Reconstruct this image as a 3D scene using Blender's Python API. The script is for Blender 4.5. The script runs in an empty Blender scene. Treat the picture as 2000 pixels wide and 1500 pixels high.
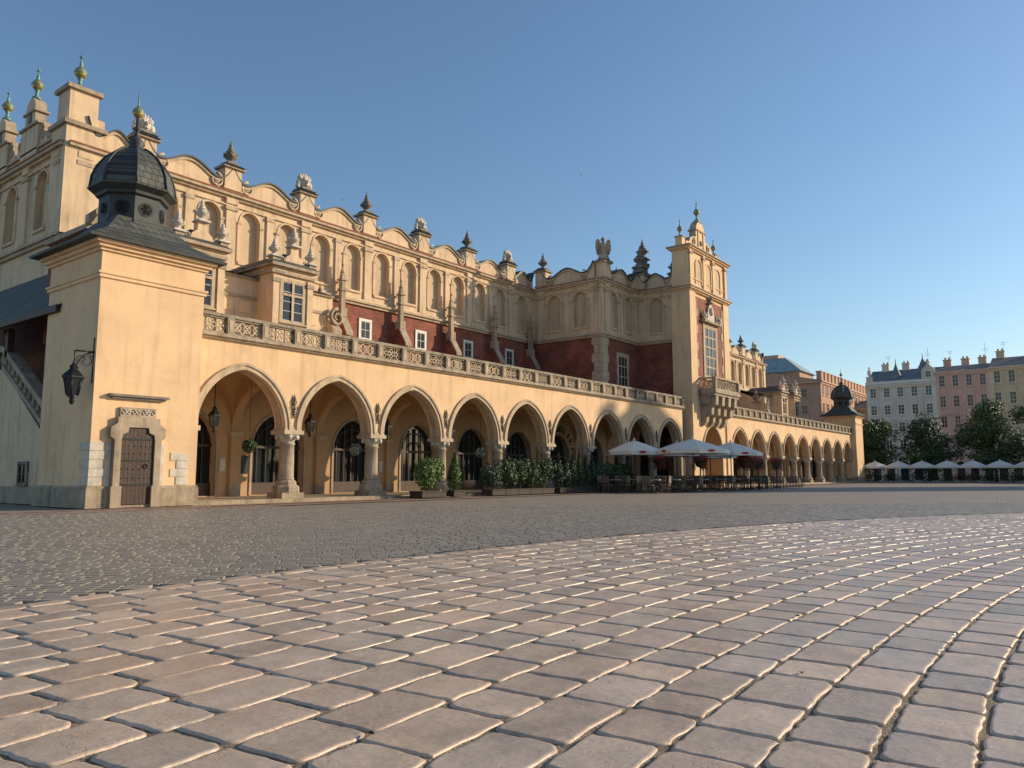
import bpy, math, random
from mathutils import Vector, Matrix
random.seed(7)
R=random.random
def U(a,b): return a+(b-a)*random.random()
sc=bpy.context.scene
# ---------------------------------------------------------------- materials
def new_mat(name):
    m=bpy.data.materials.new(name); m.use_nodes=True
    nt=m.node_tree; b=nt.nodes['Principled BSDF']; return m,nt,b
def mat(name,col,rough=.8,var=.12,scale=1.5,bump=.15,bscale=18,streak=0,metal=0,attr=None,fine=0,spec=None,col2=None,bdist=.03,rvar=0,stain=0,crack=0):
    m,nt,b=new_mat(name); N=nt.nodes; L=nt.links
    tc=N.new('ShaderNodeTexCoord')
    n1=N.new('ShaderNodeTexNoise'); n1.inputs['Scale'].default_value=scale; n1.inputs['Detail'].default_value=6
    n1.inputs['Roughness'].default_value=.65
    L.new(tc.outputs['Object'],n1.inputs['Vector'])
    cr=N.new('ShaderNodeMapRange'); cr.inputs[1].default_value=.3; cr.inputs[2].default_value=.7
    cr.inputs[3].default_value=1-var; cr.inputs[4].default_value=1+var
    L.new(n1.outputs['Fac'],cr.inputs[0])
    last=cr.outputs[0]
    def mul(o):
        nonlocal last
        mm=N.new('ShaderNodeMath'); mm.operation='MULTIPLY'; L.new(last,mm.inputs[0]); L.new(o,mm.inputs[1]); last=mm.outputs[0]
    if streak:
        mp=N.new('ShaderNodeMapping'); mp.inputs['Scale'].default_value=(2.5,2.5,.22)
        L.new(tc.outputs['Object'],mp.inputs['Vector'])
        n2=N.new('ShaderNodeTexNoise'); n2.inputs['Scale'].default_value=1.3; n2.inputs['Detail'].default_value=5
        L.new(mp.outputs[0],n2.inputs['Vector'])
        r2=N.new('ShaderNodeMapRange'); r2.inputs[1].default_value=.5; r2.inputs[2].default_value=.75
        r2.inputs[3].default_value=1; r2.inputs[4].default_value=1-streak
        L.new(n2.outputs['Fac'],r2.inputs[0]); mul(r2.outputs[0])
    if fine:
        n4=N.new('ShaderNodeTexNoise'); n4.inputs['Scale'].default_value=38; n4.inputs['Detail'].default_value=6; n4.inputs['Roughness'].default_value=.7
        L.new(tc.outputs['Object'],n4.inputs['Vector'])
        r4=N.new('ShaderNodeMapRange'); r4.inputs[1].default_value=.35; r4.inputs[2].default_value=.65; r4.inputs[3].default_value=1-fine; r4.inputs[4].default_value=1+fine
        L.new(n4.outputs['Fac'],r4.inputs[0]); mul(r4.outputs[0])
    if stain:
        n5=N.new('ShaderNodeTexNoise'); n5.inputs['Scale'].default_value=1.1; n5.inputs['Detail'].default_value=9; n5.inputs['Roughness'].default_value=.72; n5.inputs['Distortion'].default_value=.6
        L.new(tc.outputs['Object'],n5.inputs['Vector'])
        r5=N.new('ShaderNodeMapRange'); r5.inputs[1].default_value=.5; r5.inputs[2].default_value=.68; r5.inputs[3].default_value=1; r5.inputs[4].default_value=1-stain
        L.new(n5.outputs['Fac'],r5.inputs[0]); mul(r5.outputs[0])
    crk=None
    if crack:
        n6=N.new('ShaderNodeTexNoise'); n6.inputs['Scale'].default_value=5; n6.inputs['Detail'].default_value=4
        L.new(tc.outputs['Object'],n6.inputs['Vector'])
        ad=N.new('ShaderNodeVectorMath'); ad.operation='ADD'; L.new(tc.outputs['Object'],ad.inputs[0]); L.new(n6.outputs['Color'],ad.inputs[1])
        vo=N.new('ShaderNodeTexVoronoi'); vo.feature='DISTANCE_TO_EDGE'; vo.inputs['Scale'].default_value=1.5; L.new(ad.outputs[0],vo.inputs['Vector'])
        r6=N.new('ShaderNodeMapRange'); r6.inputs[1].default_value=0; r6.inputs[2].default_value=.009; r6.inputs[3].default_value=1-crack; r6.inputs[4].default_value=1
        L.new(vo.outputs['Distance'],r6.inputs[0]); mul(r6.outputs[0]); crk=r6.outputs[0]
    at=None
    if attr:
        at=N.new('ShaderNodeAttribute'); at.attribute_name='rnd'
        r3=N.new('ShaderNodeMapRange'); r3.inputs[3].default_value=1-attr; r3.inputs[4].default_value=1+attr
        L.new(at.outputs['Fac'],r3.inputs[0]); mul(r3.outputs[0])
    vm=N.new('ShaderNodeVectorMath'); vm.operation='SCALE'; vm.inputs[0].default_value=col[:3]
    if col2:
        mx=N.new('ShaderNodeMix'); mx.data_type='RGBA'; mx.inputs['A'].default_value=(*col,1); mx.inputs['B'].default_value=(*col2,1)
        if at:
            w1=N.new('ShaderNodeMath'); w1.operation='MULTIPLY'; w1.inputs[1].default_value=7.31; L.new(at.outputs['Fac'],w1.inputs[0])
            w2=N.new('ShaderNodeMath'); w2.operation='FRACT'; L.new(w1.outputs[0],w2.inputs[0]); L.new(w2.outputs[0],mx.inputs['Factor'])
        else: L.new(n1.outputs['Fac'],mx.inputs['Factor'])
        L.new(mx.outputs['Result'],vm.inputs[0])
    L.new(last,vm.inputs['Scale']); L.new(vm.outputs[0],b.inputs['Base Color'])
    b.inputs['Roughness'].default_value=rough; b.inputs['Metallic'].default_value=metal
    if rvar:
        rr=N.new('ShaderNodeMapRange'); rr.inputs[1].default_value=.3; rr.inputs[2].default_value=.7; rr.inputs[3].default_value=rough-rvar; rr.inputs[4].default_value=rough+rvar
        L.new(n1.outputs['Fac'],rr.inputs[0]); L.new(rr.outputs[0],b.inputs['Roughness'])
    if spec is not None: b.inputs['Specular IOR Level'].default_value=spec
    if bump:
        n3=N.new('ShaderNodeTexNoise'); n3.inputs['Scale'].default_value=bscale; n3.inputs['Detail'].default_value=5
        L.new(tc.outputs['Object'],n3.inputs['Vector'])
        bp=N.new('ShaderNodeBump'); bp.inputs['Strength'].default_value=bump; bp.inputs['Distance'].default_value=bdist
        h=n3.outputs['Fac']
        if crk:
            mm=N.new('ShaderNodeMath'); mm.operation='ADD'; L.new(h,mm.inputs[0]); L.new(crk,mm.inputs[1]); h=mm.outputs[0]
        L.new(h,bp.inputs['Height']); L.new(bp.outputs[0],b.inputs['Normal'])
    return m
def brick_mat(name,c1,c2,mort,scale=1,bw=.27,bh=.08,ground=False,ms=.012,rough=.85,lo=.75,hi=1.2):
    m,nt,b=new_mat(name); N=nt.nodes; L=nt.links
    tc=N.new('ShaderNodeTexCoord'); sx=N.new('ShaderNodeSeparateXYZ'); L.new(tc.outputs['Object'],sx.inputs[0])
    cb=N.new('ShaderNodeCombineXYZ')
    if ground:
        L.new(sx.outputs[0],cb.inputs[0]); L.new(sx.outputs[1],cb.inputs[1])
    else:
        ad=N.new('ShaderNodeMath'); L.new(sx.outputs[0],ad.inputs[0]); L.new(sx.outputs[1],ad.inputs[1])
        L.new(ad.outputs[0],cb.inputs[0]); L.new(sx.outputs[2],cb.inputs[1])
    mp=N.new('ShaderNodeMapping'); L.new(cb.outputs[0],mp.inputs['Vector'])
    if ground: mp.inputs['Rotation'].default_value=(0,0,math.radians(46))
    bt=N.new('ShaderNodeTexBrick'); L.new(mp.outputs[0],bt.inputs['Vector'])
    bt.inputs['Color1'].default_value=(*c1,1); bt.inputs['Color2'].default_value=(*c2,1); bt.inputs['Mortar'].default_value=(*mort,1)
    bt.inputs['Scale'].default_value=scale; bt.inputs['Brick Width'].default_value=bw; bt.inputs['Row Height'].default_value=bh
    bt.inputs['Mortar Size'].default_value=ms
    n1=N.new('ShaderNodeTexNoise'); n1.inputs['Scale'].default_value=.8; n1.inputs['Detail'].default_value=9; n1.inputs['Roughness'].default_value=.7
    L.new(tc.outputs['Object'],n1.inputs['Vector'])
    mr=N.new('ShaderNodeMapRange'); mr.inputs[1].default_value=.35; mr.inputs[2].default_value=.65; mr.inputs[3].default_value=lo; mr.inputs[4].default_value=hi
    L.new(n1.outputs['Fac'],mr.inputs[0])
    vm=N.new('ShaderNodeVectorMath'); vm.operation='SCALE'; L.new(bt.outputs['Color'],vm.inputs[0]); L.new(mr.outputs[0],vm.inputs['Scale'])
    L.new(vm.outputs[0],b.inputs['Base Color']); b.inputs['Roughness'].default_value=rough
    bp=N.new('ShaderNodeBump'); bp.inputs['Strength'].default_value=.4; bp.inputs['Distance'].default_value=.01; bp.invert=True
    L.new(bt.outputs['Fac'],bp.inputs['Height']); L.new(bp.outputs[0],b.inputs['Normal'])
    return m
M={}
M['stucco']=mat('stucco',(.77,.52,.30),.88,.10,.5,.12,30,streak=.18,fine=.05,stain=.12)
M['stucco2']=mat('stucco_pale',(.70,.51,.325),.88,.12,.7,.12,30,streak=.34,fine=.06,stain=.18)
M['niche']=mat('stucco_niche',(.58,.43,.275),.9,.08,.8,.1,30,streak=.2,stain=.12)
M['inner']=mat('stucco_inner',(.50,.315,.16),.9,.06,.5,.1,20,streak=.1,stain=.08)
M['stone']=mat('sandstone',(.41,.32,.225),.88,.22,2.2,.4,14,streak=.42,fine=.12,stain=.3)
M['stone2']=mat('sandstone_light',(.52,.40,.27),.88,.16,2.2,.3,14,streak=.32,fine=.08,stain=.2)
M['trac']=mat('sandstone_tracery',(.32,.265,.195),.9,.3,2.5,.4,14,streak=.45,fine=.12,stain=.3)
M['stoned']=mat('sandstone_dark',(.22,.19,.15),.9,.35,2.5,.5,12,streak=.45)
M['white']=mat('limestone',(.57,.51,.42),.8,.18,3,.3,20,streak=.3,stain=.25)
M['brick']=brick_mat('brick',(.35,.07,.033),(.19,.04,.024),(.24,.14,.10),1,.30,.10,ms=.013,lo=.6,hi=1.2)
M['copper']=mat('copper_patina',(.16,.30,.25),.55,.3,6,.1,30,metal=.3)
M['gold']=mat('gilt',(.45,.36,.12),.4,.3,8,.1,30,metal=.6)
M['lead']=mat('dark_metal_roof',(.05,.055,.053),.6,.3,3,.2,20,metal=.15)
M['iron']=mat('wrought_iron',(.02,.022,.022),.45,.2,8,.1,30,metal=.5)
M['slate']=brick_mat('slate_shingles',(.105,.11,.09),(.06,.065,.055),(.02,.02,.02),1,.26,.24,ms=.02,rough=.65)
M['tile']=mat('red_tile',(.30,.11,.06),.85,.25,6,.3,20)
M['glass']=mat('window_glass',(.022,.027,.032),.08,.2,.7,.03,3)
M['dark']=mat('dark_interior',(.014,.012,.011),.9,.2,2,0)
M['wood']=mat('dark_wood',(.055,.026,.016),.6,.35,5,.3,16,streak=.4)
M['wframe']=mat('painted_frame',(.38,.36,.31),.6,.1,4,.1,20)
M['paint']=mat('white_paint',(.68,.65,.58),.6,.1,4,0)
M['plinth']=mat('plinth_stone',(.36,.28,.19),.88,.25,1.8,.5,12,streak=.4,fine=.12,stain=.3)
# ---------------------------------------------------------------- mesh builder
def FY(X0=0,Y0=0): return lambda a,d,z:(X0+a,Y0+d,z)
def FX(X0=0,Y0=0): return lambda a,d,z:(X0+d,Y0-a,z)
def FPX(X0=0,Y0=0): return lambda a,d,z:(X0-d,Y0+a,z)
class MB:
    def __init__(s): s.v=[];s.f=[];s.m=[];s.s=[];s.mats=[];s.xf=FY()
    def mi(s,m):
        if m not in s.mats: s.mats.append(m)
        return s.mats.index(m)
    def V(s,a,d,z): s.v.append(s.xf(a,d,z)); return len(s.v)-1
    def F(s,idx,m,smooth=False): s.f.append(idx); s.m.append(s.mi(m)); s.s.append(smooth)
    def quad(s,p,m,smooth=False): s.F([s.V(*q) for q in p],m,smooth)
    def box(s,a0,a1,d0,d1,z0,z1,m,b=0):
        c=[(a0,d0,z0),(a1,d0,z0),(a1,d1,z0),(a0,d1,z0),(a0,d0,z1),(a1,d0,z1),(a1,d1,z1),(a0,d1,z1)]
        i=[s.V(*q) for q in c]
        for q in ((0,3,2,1),(4,5,6,7),(0,1,5,4),(1,2,6,5),(2,3,7,6),(3,0,4,7)): s.F([i[k] for k in q],m)
    def frus(s,a,d,z0,z1,h0,h1,m,k0=None,k1=None):
        k0=h0 if k0 is None else k0; k1=h1 if k1 is None else k1
        i=[s.V(a+x*h0,d+y*k0,z0) for x,y in((-1,-1),(1,-1),(1,1),(-1,1))]+[s.V(a+x*h1,d+y*k1,z1) for x,y in((-1,-1),(1,-1),(1,1),(-1,1))]
        for q in ((0,3,2,1),(4,5,6,7),(0,1,5,4),(1,2,6,5),(2,3,7,6),(3,0,4,7)): s.F([i[k] for k in q],m)
    def lathe(s,a,d,z,prof,m,n=12,smooth=True,rot=0,sc=1):
        rings=[]
        for r,h in prof:
            rings.append([s.V(a+sc*r*math.cos(rot+2*math.pi*k/n),d+sc*r*math.sin(rot+2*math.pi*k/n),z+h*sc) for k in range(n)])
        for j in range(len(rings)-1):
            for k in range(n):
                s.F([rings[j][k],rings[j][(k+1)%n],rings[j+1][(k+1)%n],rings[j+1][k]],m,smooth)
        s.F(rings[-1][:],m); s.F(rings[0][::-1],m)
    def tube(s,pts,r,m,n=5,closed=False,smooth=True):
        P=[Vector(p) for p in pts]; rings=[]
        N=len(P)
        for i in range(N):
            if closed: t=P[(i+1)%N]-P[i-1]
            else: t=P[min(i+1,N-1)]-P[max(i-1,0)]
            if t.length<1e-9: t=Vector((0,0,1))
            t.normalize()
            up=Vector((0,1,0)) if abs(t.y)<.9 else Vector((1,0,0))
            x=t.cross(up).normalized(); y=t.cross(x)
            rr=r[i] if isinstance(r,(list,tuple)) else r
            rings.append([s.V(*(P[i]+x*rr*math.cos(2*math.pi*k/n+.785)+y*rr*math.sin(2*math.pi*k/n+.785))) for k in range(n)])
        for j in range(N if closed else N-1):
            A=rings[j];B=rings[(j+1)%N]
            for k in range(n): s.F([A[k],A[(k+1)%n],B[(k+1)%n],B[k]],m,smooth)
        if not closed: s.F(rings[0][::-1],m); s.F(rings[-1][:],m)
    def ball(s,a,d,z,r,m,n=8,sq=(1,1,1)):
        prof=[(r*math.sin(math.pi*j/n),-r*math.cos(math.pi*j/n)) for j in range(1,n)]
        rings=[[s.V(a+sq[0]*q*math.cos(2*math.pi*k/n),d+sq[1]*q*math.sin(2*math.pi*k/n),z+h*sq[2]) for k in range(n)] for q,h in prof]
        for j in range(len(rings)-1):
            for k in range(n): s.F([rings[j][k],rings[j][(k+1)%n],rings[j+1][(k+1)%n],rings[j+1][k]],m,True)
        s.F(rings[0][::-1],m,True); s.F(rings[-1][:],m,True)
    def poly(s,pts,d0,d1,m,side=None):
        f=[s.V(a,d0,z) for a,z in pts]; b=[s.V(a,d1,z) for a,z in pts]
        s.F(f,m); s.F(b[::-1],m)
        n=len(pts)
        for i in range(n): s.F([f[i],b[i],b[(i+1)%n],f[(i+1)%n]],side or m)
    def obj(s,name,parent=None):
        me=bpy.data.meshes.new(name); me.from_pydata(s.v,[],s.f)
        for m in s.mats: me.materials.append(M[m] if isinstance(m,str) else m)
        me.polygons.foreach_set('material_index',s.m); me.polygons.foreach_set('use_smooth',s.s)
        me.update()
        o=bpy.data.objects.new(name,me); sc.collection.objects.link(o)
        if parent: o.parent=parent
        return o
def empty(name,loc=(0,0,0)):
    e=bpy.data.objects.new(name,None); e.location=loc; e.empty_display_size=.5; sc.collection.objects.link(e); return e
def arch_pts(hw,c,o=0,n=10):
    r=hw+c+o; ph=math.acos(-c/r) if c else math.pi/2
    pts=[]
    for i in range(n+1):
        a=math.pi+(ph-math.pi)*i/n
        pts.append((c+r*math.cos(a),r*math.sin(a)))
    rt=[(-x,z) for x,z in pts[::-1]][1:]
    return pts+rt
def arch_wall(mb,a0,a1,z0,z1,ca,hw,zs,zp,c,depth,m,back=None,d=0,jm=None,n=8,sill=True):
    jm=jm or m
    pts=[(ca+x,zp+z) for x,z in arch_pts(hw,c,0,n)]
    L,Rr=ca-hw,ca+hw
    if L>a0+1e-4: mb.quad([(a0,d,z0),(L,d,z0),(L,d,z1),(a0,d,z1)],m)
    if a1>Rr+1e-4: mb.quad([(Rr,d,z0),(a1,d,z0),(a1,d,z1),(Rr,d,z1)],m)
    if zs>z0+1e-4: mb.quad([(L,d,z0),(Rr,d,z0),(Rr,d,zs),(L,d,zs)],m)
    for i in range(len(pts)-1):
        (x,z),(x2,z2)=pts[i],pts[i+1]
        mb.quad([(x,d,z),(x2,d,z2),(x2,d,z1),(x,d,z1)],m)
    out=[(L,zs)]+pts+[(Rr,zs)]
    for i in range(len(out)-1):
        (x,z),(x2,z2)=out[i],out[i+1]
        if abs(x-x2)+abs(z-z2)>1e-5: mb.quad([(x,d,z),(x,d+depth,z),(x2,d+depth,z2),(x2,d,z2)],jm)
    if sill: mb.quad([(L,d,zs),(Rr,d,zs),(Rr,d+depth,zs),(L,d+depth,zs)],jm)
    if back: mb.F([mb.V(x,d+depth,z) for x,z in out],back)
def arch_ring(mb,ca,hw,c,zp,o0,o1,d0,d1,m,n=12,zb=None):
    P=arch_pts(hw,c,o0,n);Q=arch_pts(hw,c,o1,n)
    if zb is not None:
        P=[(P[0][0],zb-zp)]+P+[(P[-1][0],zb-zp)]; Q=[(Q[0][0],zb-zp)]+Q+[(Q[-1][0],zb-zp)]
    for i in range(len(P)-1):
        p=[(ca+P[i][0],zp+P[i][1]),(ca+P[i+1][0],zp+P[i+1][1])]; q=[(ca+Q[i][0],zp+Q[i][1]),(ca+Q[i+1][0],zp+Q[i+1][1])]
        mb.quad([(p[0][0],d0,p[0][1]),(p[1][0],d0,p[1][1]),(q[1][0],d0,q[1][1]),(q[0][0],d0,q[0][1])],m)
        mb.quad([(p[0][0],d0,p[0][1]),(p[0][0],d1,p[0][1]),(p[1][0],d1,p[1][1]),(p[1][0],d0,p[1][1])],m)
        mb.quad([(q[0][0],d0,q[0][1]),(q[0][0],d1,q[0][1]),(q[1][0],d1,q[1][1]),(q[1][0],d0,q[1][1])],m)
def window(mb,ca,z0,z1,w,d,nx=2,ny=3,fm='wframe',fw=.07,surround=None,sw=.18):
    if surround:
        mb.box(ca-w/2-sw,ca-w/2,d-.07,d+.1,z0-sw*.5,z1+sw,surround); mb.box(ca+w/2,ca+w/2+sw,d-.07,d+.1,z0-sw*.5,z1+sw,surround)
        mb.box(ca-w/2,ca+w/2,d-.07,d+.1,z1,z1+sw,surround); mb.box(ca-w/2-sw-.05,ca+w/2+sw+.05,d-.13,d+.1,z0-sw,z0-sw*.5,surround)
        mb.box(ca-w/2,ca+w/2,d-.07,d+.1,z0-sw*.5,z0,surround)
    mb.quad([(ca-w/2,d-.012,z0),(ca+w/2,d-.012,z0),(ca+w/2,d-.012,z1),(ca-w/2,d-.012,z1)],'glass')
    for i in range(nx+1):
        x=ca-w/2+w*i/nx; t=fw/2; x=min(max(x,ca-w/2+t),ca+w/2-t)
        mb.box(x-t,x+t,d-.045,d-.008,z0,z1,fm)
    for j in range(ny+1):
        z=z0+(z1-z0)*j/ny; t=fw/2; z=min(max(z,z0+t),z1-t)
        mb.box(ca-w/2,ca+w/2,d-.042,d-.009,z-t,z+t,fm)
def spiral(mb,ca,zc,r,d,m,flip=1,turns=1.6,th=.06):
    pts=[]
    N=26
    for i in range(N+1):
        t=i/N; ang=math.pi/2+flip*turns*2*math.pi*t; rr=r*(1-.82*t)
        pts.append((ca+rr*math.cos(ang),d,zc+rr*math.sin(ang)))
    mb.tube(pts,[th*(1-.5*i/N) for i in range(N+1)],m,4)
def finial(mb,a,d,z,s=1,m='copper',g='gold'):
    mb.lathe(a,d,z,[(.20,0),(.22,.08),(.1,.14),(.07,.4),(.13,.46),(.1,.52)],m,10,sc=s)
    mb.ball(a,d,z+.76*s,.27*s,g,10)
    mb.lathe(a,d,z+.76*s,[(.275,-.05),(.285,0),(.275,.05)],m,10,sc=s)
    mb.lathe(a,d,z+1.0*s,[(.14,0),(.05,.1),(.09,.18),(.04,.3),(.03,.55)],m,8,sc=s)
    mb.lathe(a,d,z+1.5*s,[(.08,0),(.09,.04),(.02,.1),(.015,.3)],m,6,sc=s)
def vase(mb,a,d,z,s=1,m='stoned'):
    mb.frus(a,d,z,z+.15*s,.42*s,.36*s,m)
    mb.lathe(a,d,z+.15*s,[(.26,0),(.14,.1),(.2,.22),(.36,.34),(.42,.45),(.36,.52),(.2,.56),(.24,.62),(.3,.68),(.16,.78),(.2,.86),(.1,1.0),(.13,1.06),(.05,1.22),(.03,1.4)],m,10,sc=s)
    for k in range(6):
        t=k*math.pi/3
        mb.ball(a+.38*s*math.cos(t),d+.38*s*math.sin(t),z+.62*s,.09*s,m,5)
def mascaron(mb,a,d,z,s=1,m='white'):
    mb.frus(a,d,z,z+.2*s,.55*s,.4*s,'stoned')
    mb.ball(a,d,z+.62*s,.36*s,m,9,(1,.85,1.15))
    mb.ball(a,d-.32*s,z+.6*s,.09*s,m,6,(.8,1.2,1.6))
    mb.ball(a-.14*s,d-.25*s,z+.72*s,.10*s,m,6); mb.ball(a+.14*s,d-.25*s,z+.72*s,.10*s,m,6)
    mb.ball(a,d-.25*s,z+.4*s,.13*s,m,6,(1.3,1,.7))
    for sx in(-1,1):
        mb.ball(a+sx*.42*s,d,z+.5*s,.2*s,m,7,(1,.7,1.2)); mb.ball(a+sx*.34*s,d,z+.86*s,.17*s,m,7); mb.ball(a+sx*.5*s,d,z+.26*s,.16*s,m,6)
    for k in range(5):
        x=(k-2)*.16*s
        mb.lathe(a+x,d,z+.95*s-abs(k-2)*.05*s,[(.09,0),(.11,.12),(.03,.3)],m,6,sc=s)
def eagle(mb,a,d,z,m='stone'):
    # stands on the transept corner, so it faces the square diagonally
    sv=mb.xf; q_=math.radians(-42); cq,sq_=math.cos(q_)*.85,math.sin(q_)*.85
    mb.xf=lambda p,e_,z_: sv(a+p*cq-e_*sq_,d+p*sq_+e_*cq,z+(z_-z)*.95)
    mb.frus(0,0,z,z+.4,.5,.35,m); mb.ball(0,0,z+1.0,.42,m,9,(.85,.8,1.5)); mb.ball(-.03,-.08,z+1.78,.2,m,8); mb.lathe(-.22,-.1,z+1.7,[(.08,0),(.05,.06),(.02,.12)],m,5)
    mb.frus(0,0,z+.35,z+.6,.32,.2,m)
    for sx in(-1,1):
        mb.poly([(sx*.2,z+.75),(sx*.4,z+.4),(sx*.6,z+.5),(sx*.74,z+1.1),(sx*.72,z+1.6),(sx*.58,z+1.82),(sx*.42,z+1.75),(sx*.25,z+1.45)],-.1,.1,m)
        for k in range(4): mb.poly([(sx*(.34+.09*k),z+1.3-.05*k),(sx*(.40+.1*k),z+.28+.14*k),(sx*(.47+.09*k),z+1.3)],-.16,-.1,m)
    mb.xf=sv
# ---------------------------------------------------------------- CLOTH HALL
hall=empty('cloth_hall')
D=26.2; CX=61.1; SP=4.6
def mir(x): return 2*CX-x
HW=1.93; CC=.38; ZP=2.85; ZT=6.15
AL0=14.85
YB=30.3
def arcade(x0,nb,tag):
    w=MB(); w.xf=FY(0,D)
    ring=MB(); ring.xf=FY(0,D)
    col=MB(); col.xf=FY(0,D)
    inn=MB(); inn.xf=FY(0,D)
    for b in range(nb):
        a0=x0+SP*b; ca=a0+SP/2
        arch_wall(w,a0,a0+SP,ZP,ZT,ca,HW,ZP,ZP,CC,.7,'stucco',None,0,'stucco',12,False)
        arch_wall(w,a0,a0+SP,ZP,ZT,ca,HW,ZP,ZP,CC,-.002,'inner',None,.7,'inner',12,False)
        arch_ring(ring,ca,HW,CC,ZP,-.02,.14,-.05,.02,'stone2')
        arch_ring(ring,ca,HW,CC,ZP,.14,.24,-.10,.02,'stone2')
        arch_ring(ring,ca,HW,CC,ZP,.0,-.06,.22,.5,'stone2')
        n=14; g=[]
        for i in range(n+1):
            row=[]
            for j in range(n+1):
                u=-1+2*i/n; v=-1+2*j/n
                h=max(math.sqrt(max(0,1-u*u)),math.sqrt(max(0,1-v*v)))*2.5
                row.append(inn.V(ca+u*2.3,.7+(1+v)/2*(YB-D-.7),ZP+.05+h))
            g.append(row)
        for i in range(n):
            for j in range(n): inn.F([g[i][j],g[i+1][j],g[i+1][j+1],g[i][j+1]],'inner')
        kind='glass' if b%2 else 'dark'
        dh=1.4; dz=2.3
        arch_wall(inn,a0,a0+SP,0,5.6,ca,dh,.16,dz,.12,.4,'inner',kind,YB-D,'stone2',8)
        arch_ring(inn,ca,dh,.12,dz,0,.12,YB-D-.05,YB-D+.02,'stone',10,.16)
        for k in(-.95,-.47,.47,.95): inn.box(ca+k-.025,ca+k+.025,YB-D+.3,YB-D+.36,.2,dz+.9 if abs(k)>.6 else dz+1.2,'iron')
        inn.box(ca-.04,ca+.04,YB-D+.29,YB-D+.37,.2,dz+1.3,'wood')
        inn.box(ca-dh+.02,ca+dh-.02,YB-D+.28,YB-D+.36,dz-.05,dz+.07,'wood')
        for k in(.35,.7): arch_ring(inn,ca,dh*k,.05,dz,0,.04,YB-D+.31,YB-D+.35,'iron',6)
        inn.box(ca-dh+.02,ca+dh-.02,YB-D+.27,YB-D+.37,.17,.7,'wood')
        if b%2==0: inn.box(ca+1.6,ca+1.88,YB-D-.05,YB-D-.003,1.2,1.75,'white')
        if b%3==1: inn.box(ca-1.97,ca-1.6,YB-D-.04,YB-D-.003,1.1,1.9,'iron')
    for b in range(nb+1):
        a=x0+SP*b
        end=(b==0 or b==nb)
        if end:
            s=.37
            col.box(a-s,a+s,.02,.68,.2,ZP-.3,'stucco'); col.box(a-s-.05,a+s+.05,-.03,.72,ZP-.3,ZP-.18,'stone2'); col.box(a-s-.12,a+s+.12,-.1,.8,ZP-.18,ZP,'stone2')
            col.box(a-s-.1,a+s+.1,-.08,.8,.0,.55,'plinth')
        else:
            cd=.35
            col.box(a-.52,a+.52,cd-.5,cd+.5,.12,.34,'plinth')
            col.lathe(a,cd,.34,[(.56,0),(.56,.22),(.5,.27),(.42,.34),(.44,.42),(.34,.5)],'stone',8,False,math.pi/8)
            col.lathe(a,cd,.84,[(.31,0),(.33,.04),(.305,.1),(.30,.8),(.285,1.42),(.32,1.44),(.32,1.5),(.28,1.52)],'stone',20)
            col.lathe(a,cd,2.36,[(.28,0),(.31,.08),(.38,.2),(.46,.3),(.5,.33)],'white',8,False,math.pi/8)
            for k in range(8):
                t=k*math.pi/4+math.pi/8
                col.ball(a+.42*math.cos(t),cd+.42*math.sin(t),2.58,.09,'white',6,(1,1,1.3))
            col.box(a-.47,a+.47,cd-.47,cd+.47,2.69,2.85,'stone2')
            col.frus(a,cd,2.85,3.0,.42,.365,'stone2')
        if not end:
            for dz_,rr in((.0,.08),(.24,.13),(.48,.1)):
                for sx in(-1,1):
                    spiral(col,a+sx*rr*.8,3.55+dz_,rr,-.05,'iron',sx,1.1,.026)
            col.tube([(a,-.05,3.35),(a,-.05,4.2)],.03,'iron',5)
            col.poly([(a-.08,4.1),(a,3.98),(a+.08,4.1),(a,4.32)],-.07,-.04,'iron')
        sv=inn.xf; D2=YB-D-.7
        inn.xf=FX(a-.2,D+.7+D2)
        if not end:
            arch_wall(inn,0,D2,ZP,5.55,D2/2,D2/2-.02,ZP,ZP,.25,.4,'inner',None,0,'inner',8,False)
        inn.xf=sv
        inn.box(a-.25,a+.25,YB-D-.16,YB-D,.16,ZP,'inner')
        inn.box(a-.3,a+.3,YB-D-.22,YB-D-.001,ZP-.1,ZP+.06,'stone2')
        inn.box(a-.27,a+.27,YB-D-.18,YB-D-.001,.13,.6,'plinth')
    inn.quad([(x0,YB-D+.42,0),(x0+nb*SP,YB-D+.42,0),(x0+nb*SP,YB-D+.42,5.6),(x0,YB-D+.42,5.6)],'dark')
    w.obj('arcade_wall',hall); ring.obj('arch_mouldings',hall); col.obj('arcade_columns',hall); inn.obj('arcade_vaults',hall)
    x1=x0+nb*SP
    t=MB(); t.xf=FY(0,D)
    t.box(x0-.3,x1+.3,-.45,YB-D+.35,-.1,.12,'plinth')
    t.box(x0,x1,.05,37.3-D,5.75,6.12,'stoned')
    t.box(x0,x1,-.14,.3,6.15,6.22,'stone2'); t.box(x0,x1,-.24,.3,6.22,6.30,'stone'); t.box(x0,x1,-.18,.25,6.30,6.36,'stone')
    t.obj('terrace',hall)
    q=MB(); q.xf=FY(0,D)
    q.box(x0,x1,-.14,.18,7.0,7.12,'trac'); q.box(x0,x1,-.08,.1,6.93,7.0,'trac'); q.box(x0,x1,-.08,.1,6.36,6.43,'trac')
    npan=nb*3; pw=(x1-x0)/npan
    for i in range(npan+1):
        a=x0+pw*i
        if i in(0,npan): a+= .15 if i==0 else -.15
        q.box(a-.15,a+.15,-.16,.13,6.36,7.0,'trac'); q.box(a-.08,a+.08,-.175,-.16,6.47,6.9,'stone2')
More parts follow.
